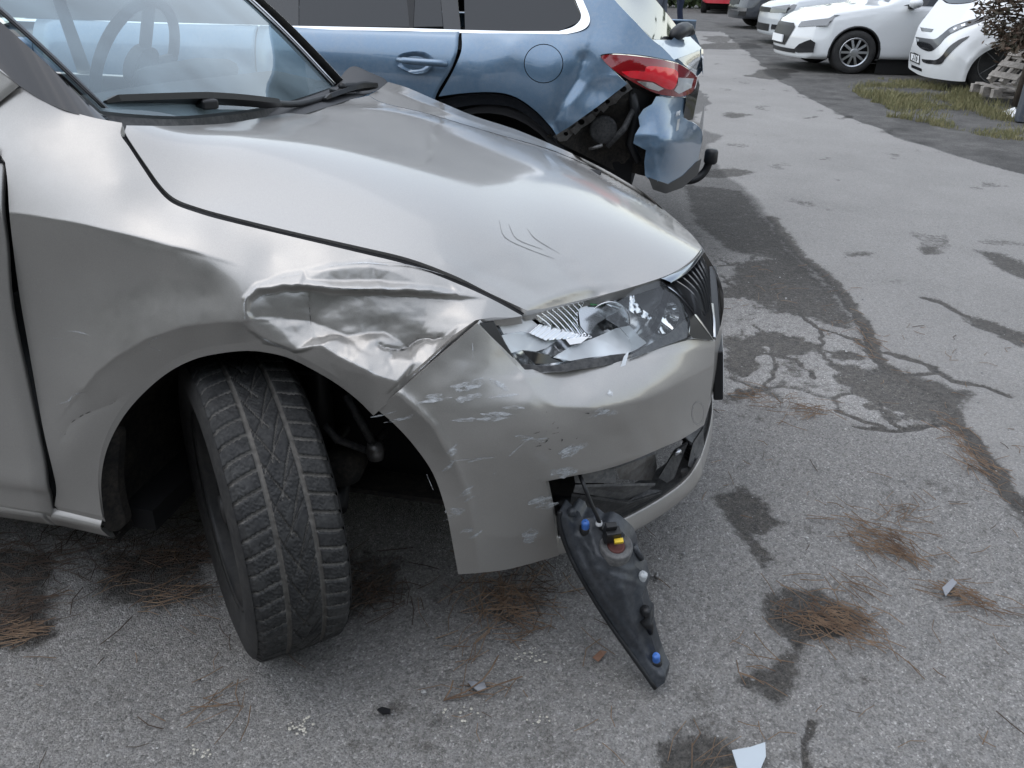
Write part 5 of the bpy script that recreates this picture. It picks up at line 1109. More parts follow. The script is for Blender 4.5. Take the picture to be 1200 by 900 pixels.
panel('clear_inlay', oline(('l', [(795, 91), (813, 92), (810, 103), (796, 110), (790, 106), (794, 100)])), LPc, M['shard'], tl, 3, None, .002, off=-.003)
# exposed metal: flange strip with holes, inner wall, braces
IN = tps_fit([(650, 158, 1.52), (735, 100, 1.56), (690, 150, 1.66), (770, 110, 1.74), (700, 190, 1.70), (760, 175, 1.75)])
inner = panel('exposed_inner_wall', oline(('l', [(640, 160), (735, 94), (775, 106), (770, 125), (760, 145), (758, 205), (720, 200), (670, 175)])), IN, M['liner'], bc, 4, lambda px, py: .02*(fbm(px/16, py/16, 3, 71)-.5)+fold(px, py, [(664, 165), (700, 140), (740, 112)], -.02, 5, 6), 0, off=.02)
hs_ = []
for k, (cx, cy, r_) in enumerate(((663, 157, 3), (681, 143, 4.2), (698, 129, 3.2), (712, 119, 3), (730, 104.5, 4.6))): hs_.append([(cx+r_*math.cos(a), cy+r_*.85*math.sin(a)) for a in np.linspace(0, 2*math.pi, 11)[:-1]])
panel('torn_flange', oline(('l', [(648, 160), (690, 126), (734, 95), (741, 104), (727, 114), (722, 121), (705, 128), (692, 144), (672, 156), (664, 165), (656, 166)])), IN, M['metal'], bc, 2.6, lambda px, py: .006*(vnoise(px/5, py/5, 3)-.5), .01, holes=hs_, off=-.015)
for k, (cx, cy) in enumerate(((672, 150), (690, 136), (705, 124), (720, 112))): panel('torn_tab', oline(('l', [(cx-4, cy+2), (cx+4, cy-4), (cx+8, cy+2), (cx+2, cy+8)])), IN, M['metal'], bc, 3, None, .004, off=-.03)
tube('brace', [at(712, 172, 1.60), at(732, 150, 1.60), at(742, 128, 1.64)], [.012, .016, .012], M['plastic'], bc, 6)
tube('brace', [at(690, 175, 1.58), at(706, 170, 1.58)], .008, M['metal'], bc, 6)
tube('brace', [at(740, 105, 1.62), at(745, 135, 1.66), at(738, 168, 1.66), at(748, 190, 1.66)], [.02, .022, .02, .018], M['black'], bc, 8)
lathe('vent_drum', [(.06, .0), (.058, .01), (.05, .012), (.001, .013)], M['plastic'], bc, Matrix.Translation(Vector(V(at(707, 152, 1.635)))) @ Matrix.Rotation(R(90), 4, 'X'), 28)
panel('lamp_mount', oline(('l', [(741, 102), (770, 111), (757, 124), (747, 132), (742, 120)])), IN, M['dark'], bc, 4, None, .004, off=-.01)
# crumpled bumper
BB = tps_fit([(768, 113, 1.66), (803, 114, 1.92), (757, 128, 1.61), (748, 148, 1.58), (742, 166, 1.57), (765, 172, 1.575), (758, 205, 1.59), (780, 222, 1.68), (800, 214, 1.90), (815, 198, 2.1), (822, 165, 2.15), (823, 152, 2.15), (802, 142, 1.9), (800, 128, 1.90), (785, 140, 1.70), (785, 165, 1.62), (788, 190, 1.70), (772, 150, 1.60), (806, 165, 1.88)])
def bbd(px, py):
    d = fold(px, py, [(742, 160), (770, 158), (790, 165), (800, 168)], -.012, 10, 6, .8)+fold(px, py, [(765, 172), (768, 195), (772, 215)], -.012, 6, 10, 1)
    d += fold(px, py, [(775, 160), (785, 148), (790, 158), (802, 172), (812, 176)], .009, 5, 6, 1)+fold(px, py, [(805, 142), (800, 160), (808, 178), (822, 170)], -.015, 8, 6)
    return d+.008*(fbm(px/14, py/12, 3, 81)-.5)
bbo = oline(('l', [(769, 113), (804, 114.5), (803, 128), (800, 137), (805, 141)]), [(805, 141), (814, 145), (822, 153), (823, 163), (820, 178), (816, 196), (812, 205), (800, 213), (783, 222)], ('l', [(783, 222), (770, 220), (756, 206), (755, 190), (757, 176), (742, 168), (744, 158), (750, 148), (748, 137), (754, 128), (764, 122)]))
bb = panel('crumpled_rear_bumper', bbo, BB, M['blue'], bc, 2.6, bbd, .02); bb['label'] = 'crumpled and torn blue rear bumper corner'
panel('bumper_valance', oline(('l', [(760, 208), (783, 216), (800, 206), (816, 190), (822, 186), (818, 204), (800, 220), (780, 227), (765, 222)])), BB, M['black'], bc, 4, None, .03, off=-.01)
mobj('bumper_far_end', [at(823, 153, 2.15), at(823.5, 165, 2.15), at(816, 200, 2.2), (.80, 3.1, .40), (.82, 3.1, .62)], [[0, 1, 2, 3, 4]], M['blue'], bc)
mobj('tailgate_far_end', [at(822, 57, 2.45), at(824, 88, 2.2), (.74, 3.1, .86), (.70, 3.0, 1.0)], [[0, 1, 2, 3]], M['blue'], bc)
panel('tailgate_lower', oline(('l', [(804, 110), (815, 104), (818, 93), (820, 100), (812, 140), (804, 142), (801, 136), (804, 118)])), tps_fit([(804, 110, 1.9), (818, 93, 2.1), (812, 140, 2.05), (801, 136, 1.9)]), M['gloss_black'], bc, 4, None, .02)
panel('bumper_badge', oline(('l', [(794, 140), (797, 139), (795, 152), (792, 154)])), BB, M['satin'], bb, 2, bbd, .002, off=-.004)
box('boot_void', (.25, 2.4, .62), (.5, 1.3, .5), M['dark'], bc); box('floor_pan', (-1.5, 2.36, .24), (3.6, 1.5, .06), M['dark'], bc); box('cabin_void', (-1.0, 2.36, .75), (2.3, 1.45, .4), M['dark'], bc)
# white lettering on the tail corner
def letters(text, org, ux, uy, size, mat_, parent, name='lettering', off=.0):
    cu = bpy.data.curves.new(name, 'FONT'); cu.body = text; cu.size = size; cu.extrude = .0008; cu.materials.append(mat_)
    t = bpy.data.objects.new(name, cu); COL.objects.link(t); bpy.context.view_layer.update()
    me = bpy.data.meshes.new_from_object(t.evaluated_get(bpy.context.evaluated_depsgraph_get())); bpy.data.objects.remove(t)
    o = bpy.data.objects.new(name, me); link(o, parent); me.materials.clear(); me.materials.append(mat_); o['kind'] = 'stuff'
    ux = Vector(ux).normalized(); uz = ux.cross(Vector(uy)).normalized(); uy = uz.cross(ux)
    o.matrix_local = Matrix((( ux.x, uy.x, uz.x, org[0]), (ux.y, uy.y, uz.y, org[1]), (ux.z, uy.z, uz.z, org[2]), (0, 0, 0, 1))); return o
o_ = surf_pts(BB, 792, 136.5, bbd, -.012); e_ = surf_pts(BB, 804.5, 132, bbd, -.012)
letters('AMB', V(o_), V(e_-o_), (0, -.15, 1), .03, M['white_plastic'], bb)
# tow bar with capped ball
tube('tow_bar', list(crom([(.50, 2.36, .34), (.72, 2.38, .30), (.80, 2.40, .305), (.845, 2.42, .345), (.862, 2.42, .40)], 5)), .020, M['black'], bc, 10)
lathe('tow_ball_cap', [(.001, .075), (.028, .072), (.034, .06), (.035, .01), (.028, 0)], M['black'], bc, Matrix.Translation((.866, 2.42, .385)), 20)
# ------------------------------------------------------------------ cars parked across the yard
def prof_interp(tab, x):
    t = np.array(tab, float); a = np.interp(x, t[:, 0], t[:, 1])
    return (a+np.interp(x-.05, t[:, 0], t[:, 1])+np.interp(x+.05, t[:, 0], t[:, 1]))/3
def shell_car(name, label, group, loc, rz, paint, L, w, top, belt, sill=.20, bow=.28, wheels=(.85, 3.45), rw=.315, nose=None, side_polys=(), front_polys=(), rear_polys=(), gh=.80, nx=200, ns=60, parts=True, hub='satin', zs=1., spokes=10):
    """local: x = 0 at the nose, growing to the tail; y to the car's left; z up.  One smooth shell, split into parts"""
    t = thing(name, label, 'car', loc, rz, group); t.scale = (1, 1, zs)
    xs = np.linspace(0, L, nx); V_ = []
    zt = prof_interp(top, xs); zb = prof_interp(belt, xs); zb = np.minimum(zb, zt-.012)
    ww = w*(1-.10*np.clip(1-xs/.55, 0, 1)**2-.08*np.clip((xs-(L-.5))/.5, 0, 1)**2)
    half = []
    for x, a, b, q in zip(xs, zt, zb, ww):
        g = min(1, max(0, (a-b)/.35)); wg = q*(.97-(.97-gh)*g)          # greenhouse narrows
        pts = [(q*.90, sill), (q*.985, sill+.05), (q, sill+.16), (q*1.0, .45), (q*.99, b-.18 if b > .66 else b-.1), (q*.965, b-.02), (q*.95, b+.01), (wg*1.0, a-.07*g-.004), (wg*.88, a-.012*g), (wg*.5, a+.018), (0, a+.024)]
        p = crom(pts, 5); s_ = np.concatenate([[0], np.cumsum(np.linalg.norm(np.diff(p, axis=0), axis=1))]); k = np.linspace(0, s_[-1], ns)
        half.append(np.stack([np.interp(k, s_, p[:, 0]), np.interp(k, s_, p[:, 1])], -1))
    H = np.array(half)                                                   # nx, ns, 2
    nose = nose or [(0, .10), (.3, .0), (.5, .0), (.7, .05), (.9, .16), (1.6, .4)]
    nz = np.array(nose, float)
    def defo(x, y, z):
        kf = np.clip(1-x/.5, 0, 1); kr = np.clip((x-(L-.7))/.7, 0, 1)
        return x+kf*(bow*(np.abs(y)/w)**2.4+np.interp(z, nz[:, 0], nz[:, 1]))-kr*(.16*(np.abs(y)/w)**2.4)
    rows = []
    for k in np.linspace(0, 1, 12)[:-1]: rows.append(np.stack([np.zeros(ns), H[0, :, 0]*k, H[0, :, 1]], -1))
    for i in range(nx): rows.append(np.stack([np.full(ns, xs[i]), H[i, :, 0], H[i, :, 1]], -1))
    for k in np.linspace(1, 0, 12)[1:]: rows.append(np.stack([np.full(ns, L), H[-1, :, 0]*k, H[-1, :, 1]], -1))
    G = np.array(rows); kind = np.array([0]*11+[1]*nx+[2]*11)
    full = np.concatenate([G[:, ::-1]*np.array([1, -1, 1]), G[:, 1:] if False else G], 1) if False else None
    verts = []; faces = {}
    def emit(G2, sgn):
        b = len(verts); n, m = G2.shape[:2]
        P = G2.copy(); P[..., 1] *= sgn; P[..., 0] = defo(P[..., 0], P[..., 1], P[..., 2]); verts.extend(P.reshape(-1, 3).tolist())
        C = (G2[:-1, :-1]+G2[1:, 1:])/2; kk = np.maximum(kind[:-1], kind[1:]); kk = np.where((kind[:-1] == 0) | (kind[1:] == 0), 0, kk)
        cls = np.full(C.shape[:2], 'body', dtype=object)
        mid = (kk == 1)[:, None]; x, y, z = C[..., 0], C[..., 1], C[..., 2]
        for wx in wheels: cls[mid & (np.hypot(x-wx, z-rw*1.0) < rw+.055) & (z < .75) & (y > w*.7)] = 'cut'
        for i in range(n-1):
            for j in range(m-1):
                c = cls[i, j]
                if c == 'cut': continue
                f = [b+i*m+j, b+(i+1)*m+j, b+(i+1)*m+j+1, b+i*m+j+1]
                faces.setdefault((c, sgn), []).append(f if sgn > 0 else f[::-1])
    emit(G, 1); emit(G, -1)
    VA = np.array(verts); mats = dict(body=paint, side_window=M['dark_glass'], windscreen=M['dark_glass2'], headlamp=M['far_lamp'], grille=M['black'], lower_intake=M['black'], fog_recess=M['gloss_black'], tail_lamp=M['red_lens'], rear_window=M['dark_glass'], rear_bumper=paint, sill_trim=M['black'], number_plate=M['white_plastic'], chrome_strip=M['chrome'], lamp_bezel=M['gloss_black'])
    for (c, sgn), fl in faces.items():
        if c in ('body', 'windscreen', 'grille', 'lower_intake', 'rear_window', 'number_plate') and sgn < 0: continue
        ff = fl+(faces.get((c, -1), []) if c in ('body', 'windscreen', 'grille', 'lower_intake', 'rear_window', 'number_plate') else [])
        ids, inv = np.unique(np.array(ff), return_inverse=True); o = mobj(c, VA[ids], inv.reshape(-1, 4), mats.get(c, M['black']), t)
        md = o.modifiers.new('weld', 'WELD'); md.merge_threshold = .0005
    Hx, Hz = H[:, :, 0], H[:, :, 1]
    def side_y(x, z):
        i = np.clip(np.round(x/L*(nx-1)).astype(int), 0, nx-1); return np.array([np.interp(zz_, Hz[k], Hx[k]) for k, zz_ in zip(i, z)])
    for where, polys in (('s', side_polys), ('f', front_polys), ('r', rear_polys)):
        for nm, poly in polys:
            for sgn in (1, -1):
                p2, f2 = tri2d(np.array(poly)*100, 3.); a_, z_ = p2[:, 0]/100, p2[:, 1]/100
                if where == 's': y_ = side_y(a_, z_); x_ = a_; P = np.stack([defo(x_, y_, z_)-.003, y_+.005, z_+.004], -1)
                elif where == 'f': y_ = a_; P = np.stack([defo(np.zeros(len(a_)), y_, z_)-.010, y_+.002*(a_ > .01), z_], -1)
                else: y_ = a_; P = np.stack([defo(np.full(len(a_), L), y_, z_)+.010, y_, z_], -1)
                P[:, 1] *= sgn; o = mobj(nm, P, [list(t_) for t_ in f2], mats.get(nm, M['black']), t)
    for wx in wheels:
        for sgn in (1, -1):
            q_ = [(wx+(rw+.05)*math.cos(a), sgn*(w-.012), rw+(rw+.05)*math.sin(a)) for a in np.linspace(-.25, math.pi+.25, 30)]; tube('wheel_arch', q_, .018, M['black'], t, 6)
    box('underbody', (L/2, 0, .34), (L-.9, w*1.55, .24), M['dark'], t)
    for wx in wheels:
        for s in (1, -1):
            wh = bpy.data.objects.new('wheel', None); link(wh, t); wh.matrix_local = Matrix.Translation((wx, s*(w-.10), rw)) @ Matrix.Rotation(R(-90*s), 4, 'X')
            lathe('tyre', [(rw-.11, -.10), (rw-.02, -.10), (rw, -.085), (rw, .085), (rw-.02, .10), (rw-.07, .105), (rw-.105, .095)], M['sidewall'], wh, None, 40)
            rim = lathe('rim', [(rw-.10, .098), (rw-.115, .09), (rw-.125, .06), (rw-.125, .03), (.001, .03)], M['dark'], wh, None, 36)
            bm = bmesh.new()
            for k in range(spokes):
                a = 2*math.pi*k/spokes; add_box(bm, ((rw-.11)*.55, 0, .085), ((rw-.11)*.95, .034, .014), Matrix.Rotation(a, 4, 'Z'))
            add_lathe(bm, [(.001, .100), (.05, .098), (.06, .085)], None, 16); add_lathe(bm, [(rw-.125, .094), (rw-.108, .100), (rw-.100, .094)], None, 36); bobj('hub_cover', bm, M[hub], rim)
    return t
M['dark_glass2'] = mat('pale_reflecting_windscreen', (.03, .04, .05), .04, spec=.9)
M['far_lamp'] = mat('far_headlamp', (.12, .125, .13), .15, .6, coat=1)
FAR = 'cars parked in the row across the lane'
def mirror_part(t, x, y, z, m, s=1):
    bm = bmesh.new(); bmesh.ops.create_uvsphere(bm, u_segments=14, v_segments=10, radius=1)
    for v in bm.verts: v.co = Vector((v.co.x*.09+x, v.co.y*.11+y, v.co.z*.075+z))
    bobj('door_mirror', bm, m, t, smooth=True); box('mirror_foot', (x+.01, y-.13*s, z-.06), (.10, .10, .04), M['black'], t, .01)
# white hatchback: nose towards the lane
hyu = shell_car('white_hatchback', 'white hatchback with dark grille and spoked wheel covers, next to the van', FAR, (2.06, 12.1, 0), R(11), M['white'], 4.30, .895,
    [(0, .70), (.12, .80), (.6, .90), (1.15, .985), (1.22, 1.0), (1.9, 1.40), (2.5, 1.46), (3.3, 1.43), (3.9, 1.20), (4.2, .98), (4.3, .85)], [(0, .66), (.6, .80), (1.2, .93), (2.2, .96), (3.6, 1.02), (4.3, .9)], .20, .34, (.86, 3.51), .315,
    [(0, .14), (.22, .02), (.35, .0), (.5, .0), (.66, .04), (.8, .12), (1.2, .3)],
    [('side_window', [(1.45, .985), (1.62, 1.03), (2.05, 1.32), (2.62, 1.36), (2.62, .985)]), ('side_window', [(2.70, .99), (2.70, 1.36), (3.25, 1.31), (3.62, 1.10), (3.60, 1.03)]), ('windscreen', [(1.27, 1.03), (1.92, 1.385), (1.86, 1.5), (1.2, 1.12)]), ('headlamp', [(.0, .655), (.10, .76), (.48, .835), (.58, .835), (.40, .755), (.18, .69)]), ('sill_trim', [(1.25, .0), (1.25, .225), (3.1, .225), (3.1, 0)])],
    [('grille', [(0, .36), (.30, .36), (.40, .50), (.44, .64), (.36, .69), (0, .69)]), ('headlamp', [(.50, .64), (.50, .72), (.9, .80), (.9, .69)]), ('fog_recess', [(.52, .30), (.60, .27), (.84, .30), (.85, .44), (.78, .48), (.62, .40)]), ('lower_intake', [(0, .26), (.55, .26), (.58, .32), (0, .32)])], zs=.93)
mirror_part(hyu, 1.55, .99, 1.03, M['white']); mirror_part(hyu, 1.55, -.99, 1.03, M['white'], -1)
pl_ = box('number_plate', (-.012, 0, .45), (.02, .50, .11), M['white_plastic'], hyu)
tube('door_seam', [(1.42, .902, .95), (1.36, .906, .8), (1.30, .905, .5), (1.34, .885, .24)], .006, M['black'], hyu, 5); tube('door_seam', [(2.66, .90, .96), (2.66, .907, .6), (2.66, .885, .24)], .006, M['black'], hyu, 5)
box('door_handle', (2.35, .905, .86), (.18, .03, .03), M['white'], hyu, .008); box('mouldings', (2.1, .905, .29), (1.6, .012, .03), M['satin'], hyu)
# silvery-white hatchback behind it
golf = shell_car('pale_hatchback', 'pale silver hatchback with horizontal grille, half hidden behind the white hatchback', FAR, (2.15, 17.3, 0), R(9), M['white2'], 4.25, .90,
    [(0, .72), (.10, .80), (.6, .90), (1.15, .98), (1.22, 1.0), (1.9, 1.40), (2.5, 1.45), (3.4, 1.42), (4.0, 1.10), (4.25, .85)], [(0, .66), (.6, .80), (1.2, .93), (2.2, .95), (3.6, 1.0), (4.25, .9)], .19, .26, (.86, 3.48), .315, [(0, .12), (.22, .02), (.5, .0), (.72, .03), (.85, .12), (1.2, .3)],
    [('side_window', [(1.45, .985), (1.62, 1.03), (2.05, 1.32), (2.62, 1.36), (2.62, .985)]), ('windscreen', [(1.27, 1.03), (1.92, 1.385), (1.86, 1.5), (1.2, 1.12)]), ('headlamp', [(.0, .63), (.04, .73), (.30, .80), (.44, .79), (.36, .69), (.18, .63)])],
    [('grille', [(0, .62), (.46, .63), (.46, .72), (0, .72)]), ('headlamp', [(.46, .62), (.46, .73), (.9, .80), (.9, .64)]), ('lower_intake', [(0, .26), (.5, .26), (.52, .40), (0, .40)]), ('fog_recess', [(.58, .30), (.84, .31), (.86, .40), (.60, .40)])], zs=.95)
mirror_part(golf, 1.5, 1.0, 1.03, M['white2'])
navy = shell_car('dark_parked_car', 'dark grey car with bright headlamp beyond the pale hatchback', FAR, (1.75, 22.6, 0), R(12), M['navy'], 4.4, .91,
    [(0, .80), (.12, .90), (.6, .98), (1.15, 1.05), (1.9, 1.5), (2.6, 1.6), (3.6, 1.55), (4.4, .95)], [(0, .74), (.6, .88), (1.2, 1.0), (4.4, .98)], .24, .24, (.88, 3.5), .34, None,
    [('side_window', [(1.45, 1.05), (2.0, 1.42), (3.3, 1.45), (3.5, 1.06)]), ('windscreen', [(1.2, 1.08), (1.9, 1.47), (1.86, 1.6), (1.2, 1.15)]), ('headlamp', [(.0, .68), (.04, .80), (.36, .88), (.40, .80), (.2, .70)])],
    [('grille', [(0, .55), (.46, .58), (.46, .76), (0, .76)]), ('headlamp', [(.5, .68), (.5, .80), (.9, .86), (.9, .72)]), ('chrome_strip', [(0, .42), (.6, .42), (.6, .45), (0, .45)]), ('fog_recess', [(.55, .30), (.84, .31), (.84, .42), (.60, .42)]), ('chrome_strip', [(.5, .40), (.85, .42), (.85, .5), (.5, .5)])])
silver2 = shell_car('low_parked_car', 'dark low car with sloping windscreen between the dark car and the pale hatchback', FAR, (3.35, 19.8, 0), R(9), M['navy'], 4.3, .88,
    [(0, .66), (.12, .74), (.6, .84), (1.15, .94), (1.9, 1.34), (2.5, 1.40), (3.4, 1.36), (4.3, .85)], [(0, .60), (.6, .76), (1.2, .9), (4.3, .9)], .20, .26, (.86, 3.45), .31, None, [('windscreen', [(1.27, .98), (1.92, 1.32), (1.86, 1.5), (1.2, 1.05)])], [('headlamp', [(.5, .58), (.5, .68), (.9, .74), (.9, .62)])])
# red van seen from behind, far up the lane
redc = shell_car('red_car', 'red car seen from behind at the far end of the lane', FAR, (1.95, 30.6, 0), R(-94+180), M['red'], 4.2, .92,
    [(0, .85), (.6, 1.0), (1.0, 1.1), (1.6, 1.7), (4.1, 1.78), (4.2, 1.5)], [(0, .8), (1.2, 1.05), (4.2, 1.1)], .34, .2, (.8, 3.45), .33, None, [], [], [('tail_lamp', [(.78, .75), (.78, 1.2), (.95, 1.2), (.95, .75)]), ('rear_window', [(0, 1.15), (.7, 1.15), (.66, 1.55), (0, 1.55)]), ('lower_intake', [(0, .0), (.95, .0), (.95, .42), (0, .42)])])
# ------------------------------------------------------------------ white van with swooping black grille
van = thing('white_van', 'white panel van with swooping black grille and number plate, behind pallets', 'van', (4.3, 9.9, 0))
def unv(o): o.matrix_parent_inverse = Matrix.Translation((-4.3, -9.9, 0)); return o
VF = tps_fit([(1066, 75, 10.75), (1068, 55, 10.75), (1076, 35, 10.8), (1100, 0, 11.0), (1080, 80, 10.2), (1085, 60, 10.25), (1092, 40, 10.3), (1100, 70, 9.85), (1105, 50, 9.9), (1112, 25, 10.2), (1120, 92, 9.62), (1125, 60, 9.65), (1135, 35, 9.75), (1140, 5, 10.1), (1150, 60, 9.62), (1165, 20, 9.72), (1200, 40, 9.66), (1200, 0, 9.80), (1260, 40, 9.72), (1260, 0, 9.85), (1140, 90, 9.60), (1067, 82, 10.6)], .01)
def vd(px, py): return fold(px, py, [(1100, 66), (1112, 52), (1126, 40), (1150, 28)], -.03, 6, 8)+fold(px, py, [(1128, 96), (1135, 74), (1150, 58), (1170, 48), (1200, 42)], -.035, 5, 4)
vo = oline([(1102, -2), (1092, 11), (1084, 21), (1077, 31), (1073, 42), (1069, 55), (1066, 66), (1065, 78), (1066, 81)], [(1066, 81), (1078, 88), (1095, 92), (1118, 95), (1131, 95.5)], [(1131, 95.5), (1134, 85), (1141, 73), (1152, 63), (1166, 56), (1182, 53), (1196, 56), (1208, 66), (1215, 80), (1217, 96)], ('l', [(1217, 96), (1420, 96), (1420, -60), (1330, -75), (1240, -65), (1180, -35), (1148, 0)]), [(1148, 0), (1138, 3.5), (1122, 5), (1110, 4), (1104, 0)])
unv(panel('van_body', vo, VF, M['white'], van, 3, vd, .03))
def vp(nm, m, *segs, off=-.012, step=2.5, fl=.01): return unv(panel(nm, oline(*segs), VF, m, van, step, vd, fl, off=off))
vp('headlamp_band', M['gloss_black'], [(1073, 43), (1076, 54), (1085, 59.5), (1092, 59.5), (1100, 53), (1108, 44), (1120, 36), (1140, 28.5), (1160, 21), (1168, 15)], [(1168, 15), (1150, 20), (1130, 25.5), (1114, 32), (1104, 40), (1096, 45.5), (1086, 45), (1073, 43)])
vp('headlamp', M['far_lamp'], ('l', [(1112, 36), (1120, 30), (1132, 27), (1133, 30), (1122, 35), (1114, 39)]), off=-.02)
vp('headlamp_reflector', M['chrome'], ('l', [(1126, 29), (1131, 27), (1131, 30), (1127, 31)]), off=-.026); vp('headlamp_reflector', M['chrome'], ('l', [(1117, 33.5), (1121, 31.5), (1121, 33.5), (1118, 35.5)]), off=-.026)
vp('lower_swoosh', M['gloss_black'], [(1080, 69), (1082, 73), (1090, 75), (1102, 75), (1108, 68), (1117, 58), (1126, 50), (1133, 45)], ('l', [(1133, 45), (1136, 42)]), [(1136, 42), (1124, 46.5), (1112, 55), (1104, 65), (1097, 70), (1088, 70), (1080, 69)])
vp('upper_vent', M['gloss_black'], ('l', [(1078.5, 32), (1094, 34), (1091, 37.5), (1080, 36.5)])); vp('lower_vent', M['gloss_black'], ('l', [(1068, 75.5), (1080, 80.5), (1080, 84), (1068, 79)]))
vp('plate_frame', M['black'], ('l', [(1067, 61), (1078, 64.5), (1077.5, 76), (1066.5, 71)]), off=-.02); vp('number_plate', M['white_plastic'], ('l', [(1068, 62.5), (1077, 65.5), (1076.5, 74), (1067.5, 70)]), off=-.03)
a_ = surf_pts(VF, 1068.6, 69.5, None, -.045); b_2 = surf_pts(VF, 1076.3, 73, None, -.045); unv(letters('3T6', V(a_), V(b_2-a_), (0, 0, 1), .13, M['black'], van))
vp('badge', M['chrome'], ('l', [(1074, 45), (1077, 46), (1077, 53), (1074.5, 53)]), off=-.02)
vp('windscreen', M['dark_glass2'], ('l', [(1106, -20), (1106, 0), (1112, 3.5), (1124, 4), (1138, 2.5), (1147, -1), (1150, -20)]), off=.02, fl=0)
wc = at(1163, 92, 9.72); vw = bpy.data.objects.new('wheel', None); link(vw, van); vw.matrix_parent_inverse = Matrix.Translation((-4.3, -9.9, 0)); vw.matrix_basis = Matrix.Translation((float(wc[0]), 9.76, .36)) @ Matrix.Rotation(R(90), 4, 'X')
lathe('tyre', [(.22, -.1), (.34, -.1), (.36, -.08), (.36, .08), (.34, .1), (.24, .105)], M['sidewall'], vw, None, 44); lathe('rim_ring', [(.224, .105), (.230, .110), (.235, .105)], M['grey_plastic'], vw, None, 44); lathe('rim', [(.22, .08), (.10, .05), (.001, .06)], M['sidewall'], vw, None, 30)
for k in range(5): tube('spoke', [(.03*math.cos(k*1.257), .03*math.sin(k*1.257), .09), (.22*math.cos(k*1.257), .22*math.sin(k*1.257), .105)], .006, M['grey_plastic'], vw, 5)
unv(box('underbody', (5.9, 11.0, .48), (3.6, 1.9, .4), M['dark'], van)); unv(box('van_box', (7.2, 10.75, 1.3), (3.4, 1.9, 1.8), M['white'], van, .1))
# ------------------------------------------------------------------ gate leaf, pallets, sheet, shrub at the right edge
gp = atz(1196, 143)
gt = thing('metal_gate', 'dark grey metal gate edge standing at the right border', 'gate', V(gp))
M['gate'] = worn_plastic('grey_gate_paint', (.055, .065, .085), (.13, .13, .13), .6, .5)
box('post', (.02, .02, .85), (.13, .13, 1.7), M['gate'], gt, .012); box('panel', (.75, .03, .88), (1.34, .03, 1.55), M['gate'], gt, .006)
for k in range(7): box('rib', (.22+.18*k, -.005, .88), (.03, .03, 1.5), M['gate'], gt, .005)
box('foot_rail', (.7, .0, .06), (1.4, .08, .06), M['metal'], gt, .008)
M['wood'] = mat('weathered_pallet_wood', (.3, .27, .24), .85); q = N(M['wood']); q.col(q.ramp(q.noise(9, 6, .7), [(.3, (.16, .14, .125)), (.55, (.30, .275, .25)), (.75, (.45, .42, .39))])); q.nrm(q.bump(q.noise(60, 5), .4, .003))
def pallet(label, Mx):
    p = thing('wooden_pallet', label, 'pallet', (0, 0, 0), 0, 'pallets by the gate'); p.matrix_world = Mx
    for k in range(5): box('deck_board', (-.48+.24*k, 0, .135), (.12, .8, .022), M['wood'], p)
    for j in (-.35, 0, .35):
        box('stringer', (0, j, .112), (1.2, .1, .022), M['wood'], p)
        for i in (-.53, 0, .53): box('block', (i, j, .061), (.13, .1, .078), M['wood'], p)
        box('base_board', (0, j, .011), (1.2, .1, .022), M['wood'], p)
    return p
pb = atz(1168, 121); pallet('grey wooden pallet lying flat in the grass by the gate', Matrix.Translation((pb[0]+.32, pb[1]+.30, .06)) @ Matrix.Rotation(R(8), 4, 'Z') @ Matrix.Scale(.75, 4))
pallet('wooden pallet tipped on edge against the gate, lower of the leaning two', Matrix.Translation((pb[0]+.30, pb[1]+.30, .46)) @ Matrix.Rotation(R(20), 4, 'Z') @ Matrix.Rotation(R(-52), 4, 'Y') @ Matrix.Scale(.6, 4))
pallet('wooden pallet tipped on edge against the gate, upper of the leaning two', Matrix.Translation((pb[0]+.42, pb[1]+.36, .70)) @ Matrix.Rotation(R(12), 4, 'Z') @ Matrix.Rotation(R(-62), 4, 'Y') @ Matrix.Scale(.6, 4))
ps = [atz(1173, 131), atz(1190, 128), atz(1198, 134), atz(1194, 138), atz(1180, 137)]
sh = thing('plastic_bag', 'crumpled blue and white plastic bag on the grass at the gate foot', 'bag', V(ps[0]))
vs = [np.array(p)-ps[0] for p in ps]; mid = sum(vs)/5; vs = vs+[mid+np.array([0, 0, .07]), mid+np.array([.05, .02, .05])]
mobj('white_fold', [vs[0], vs[1], vs[5], vs[4], vs[3]], [[0, 1, 2], [0, 2, 3], [3, 2, 4]], M['white_plastic'], sh, smooth=False); mobj('blue_fold', [vs[1]+np.array([0, 0, .004]), vs[2], vs[3], vs[6]], [[0, 1, 3], [1, 2, 3], [0, 3, 2]], M['cap_blue'], sh, smooth=False)
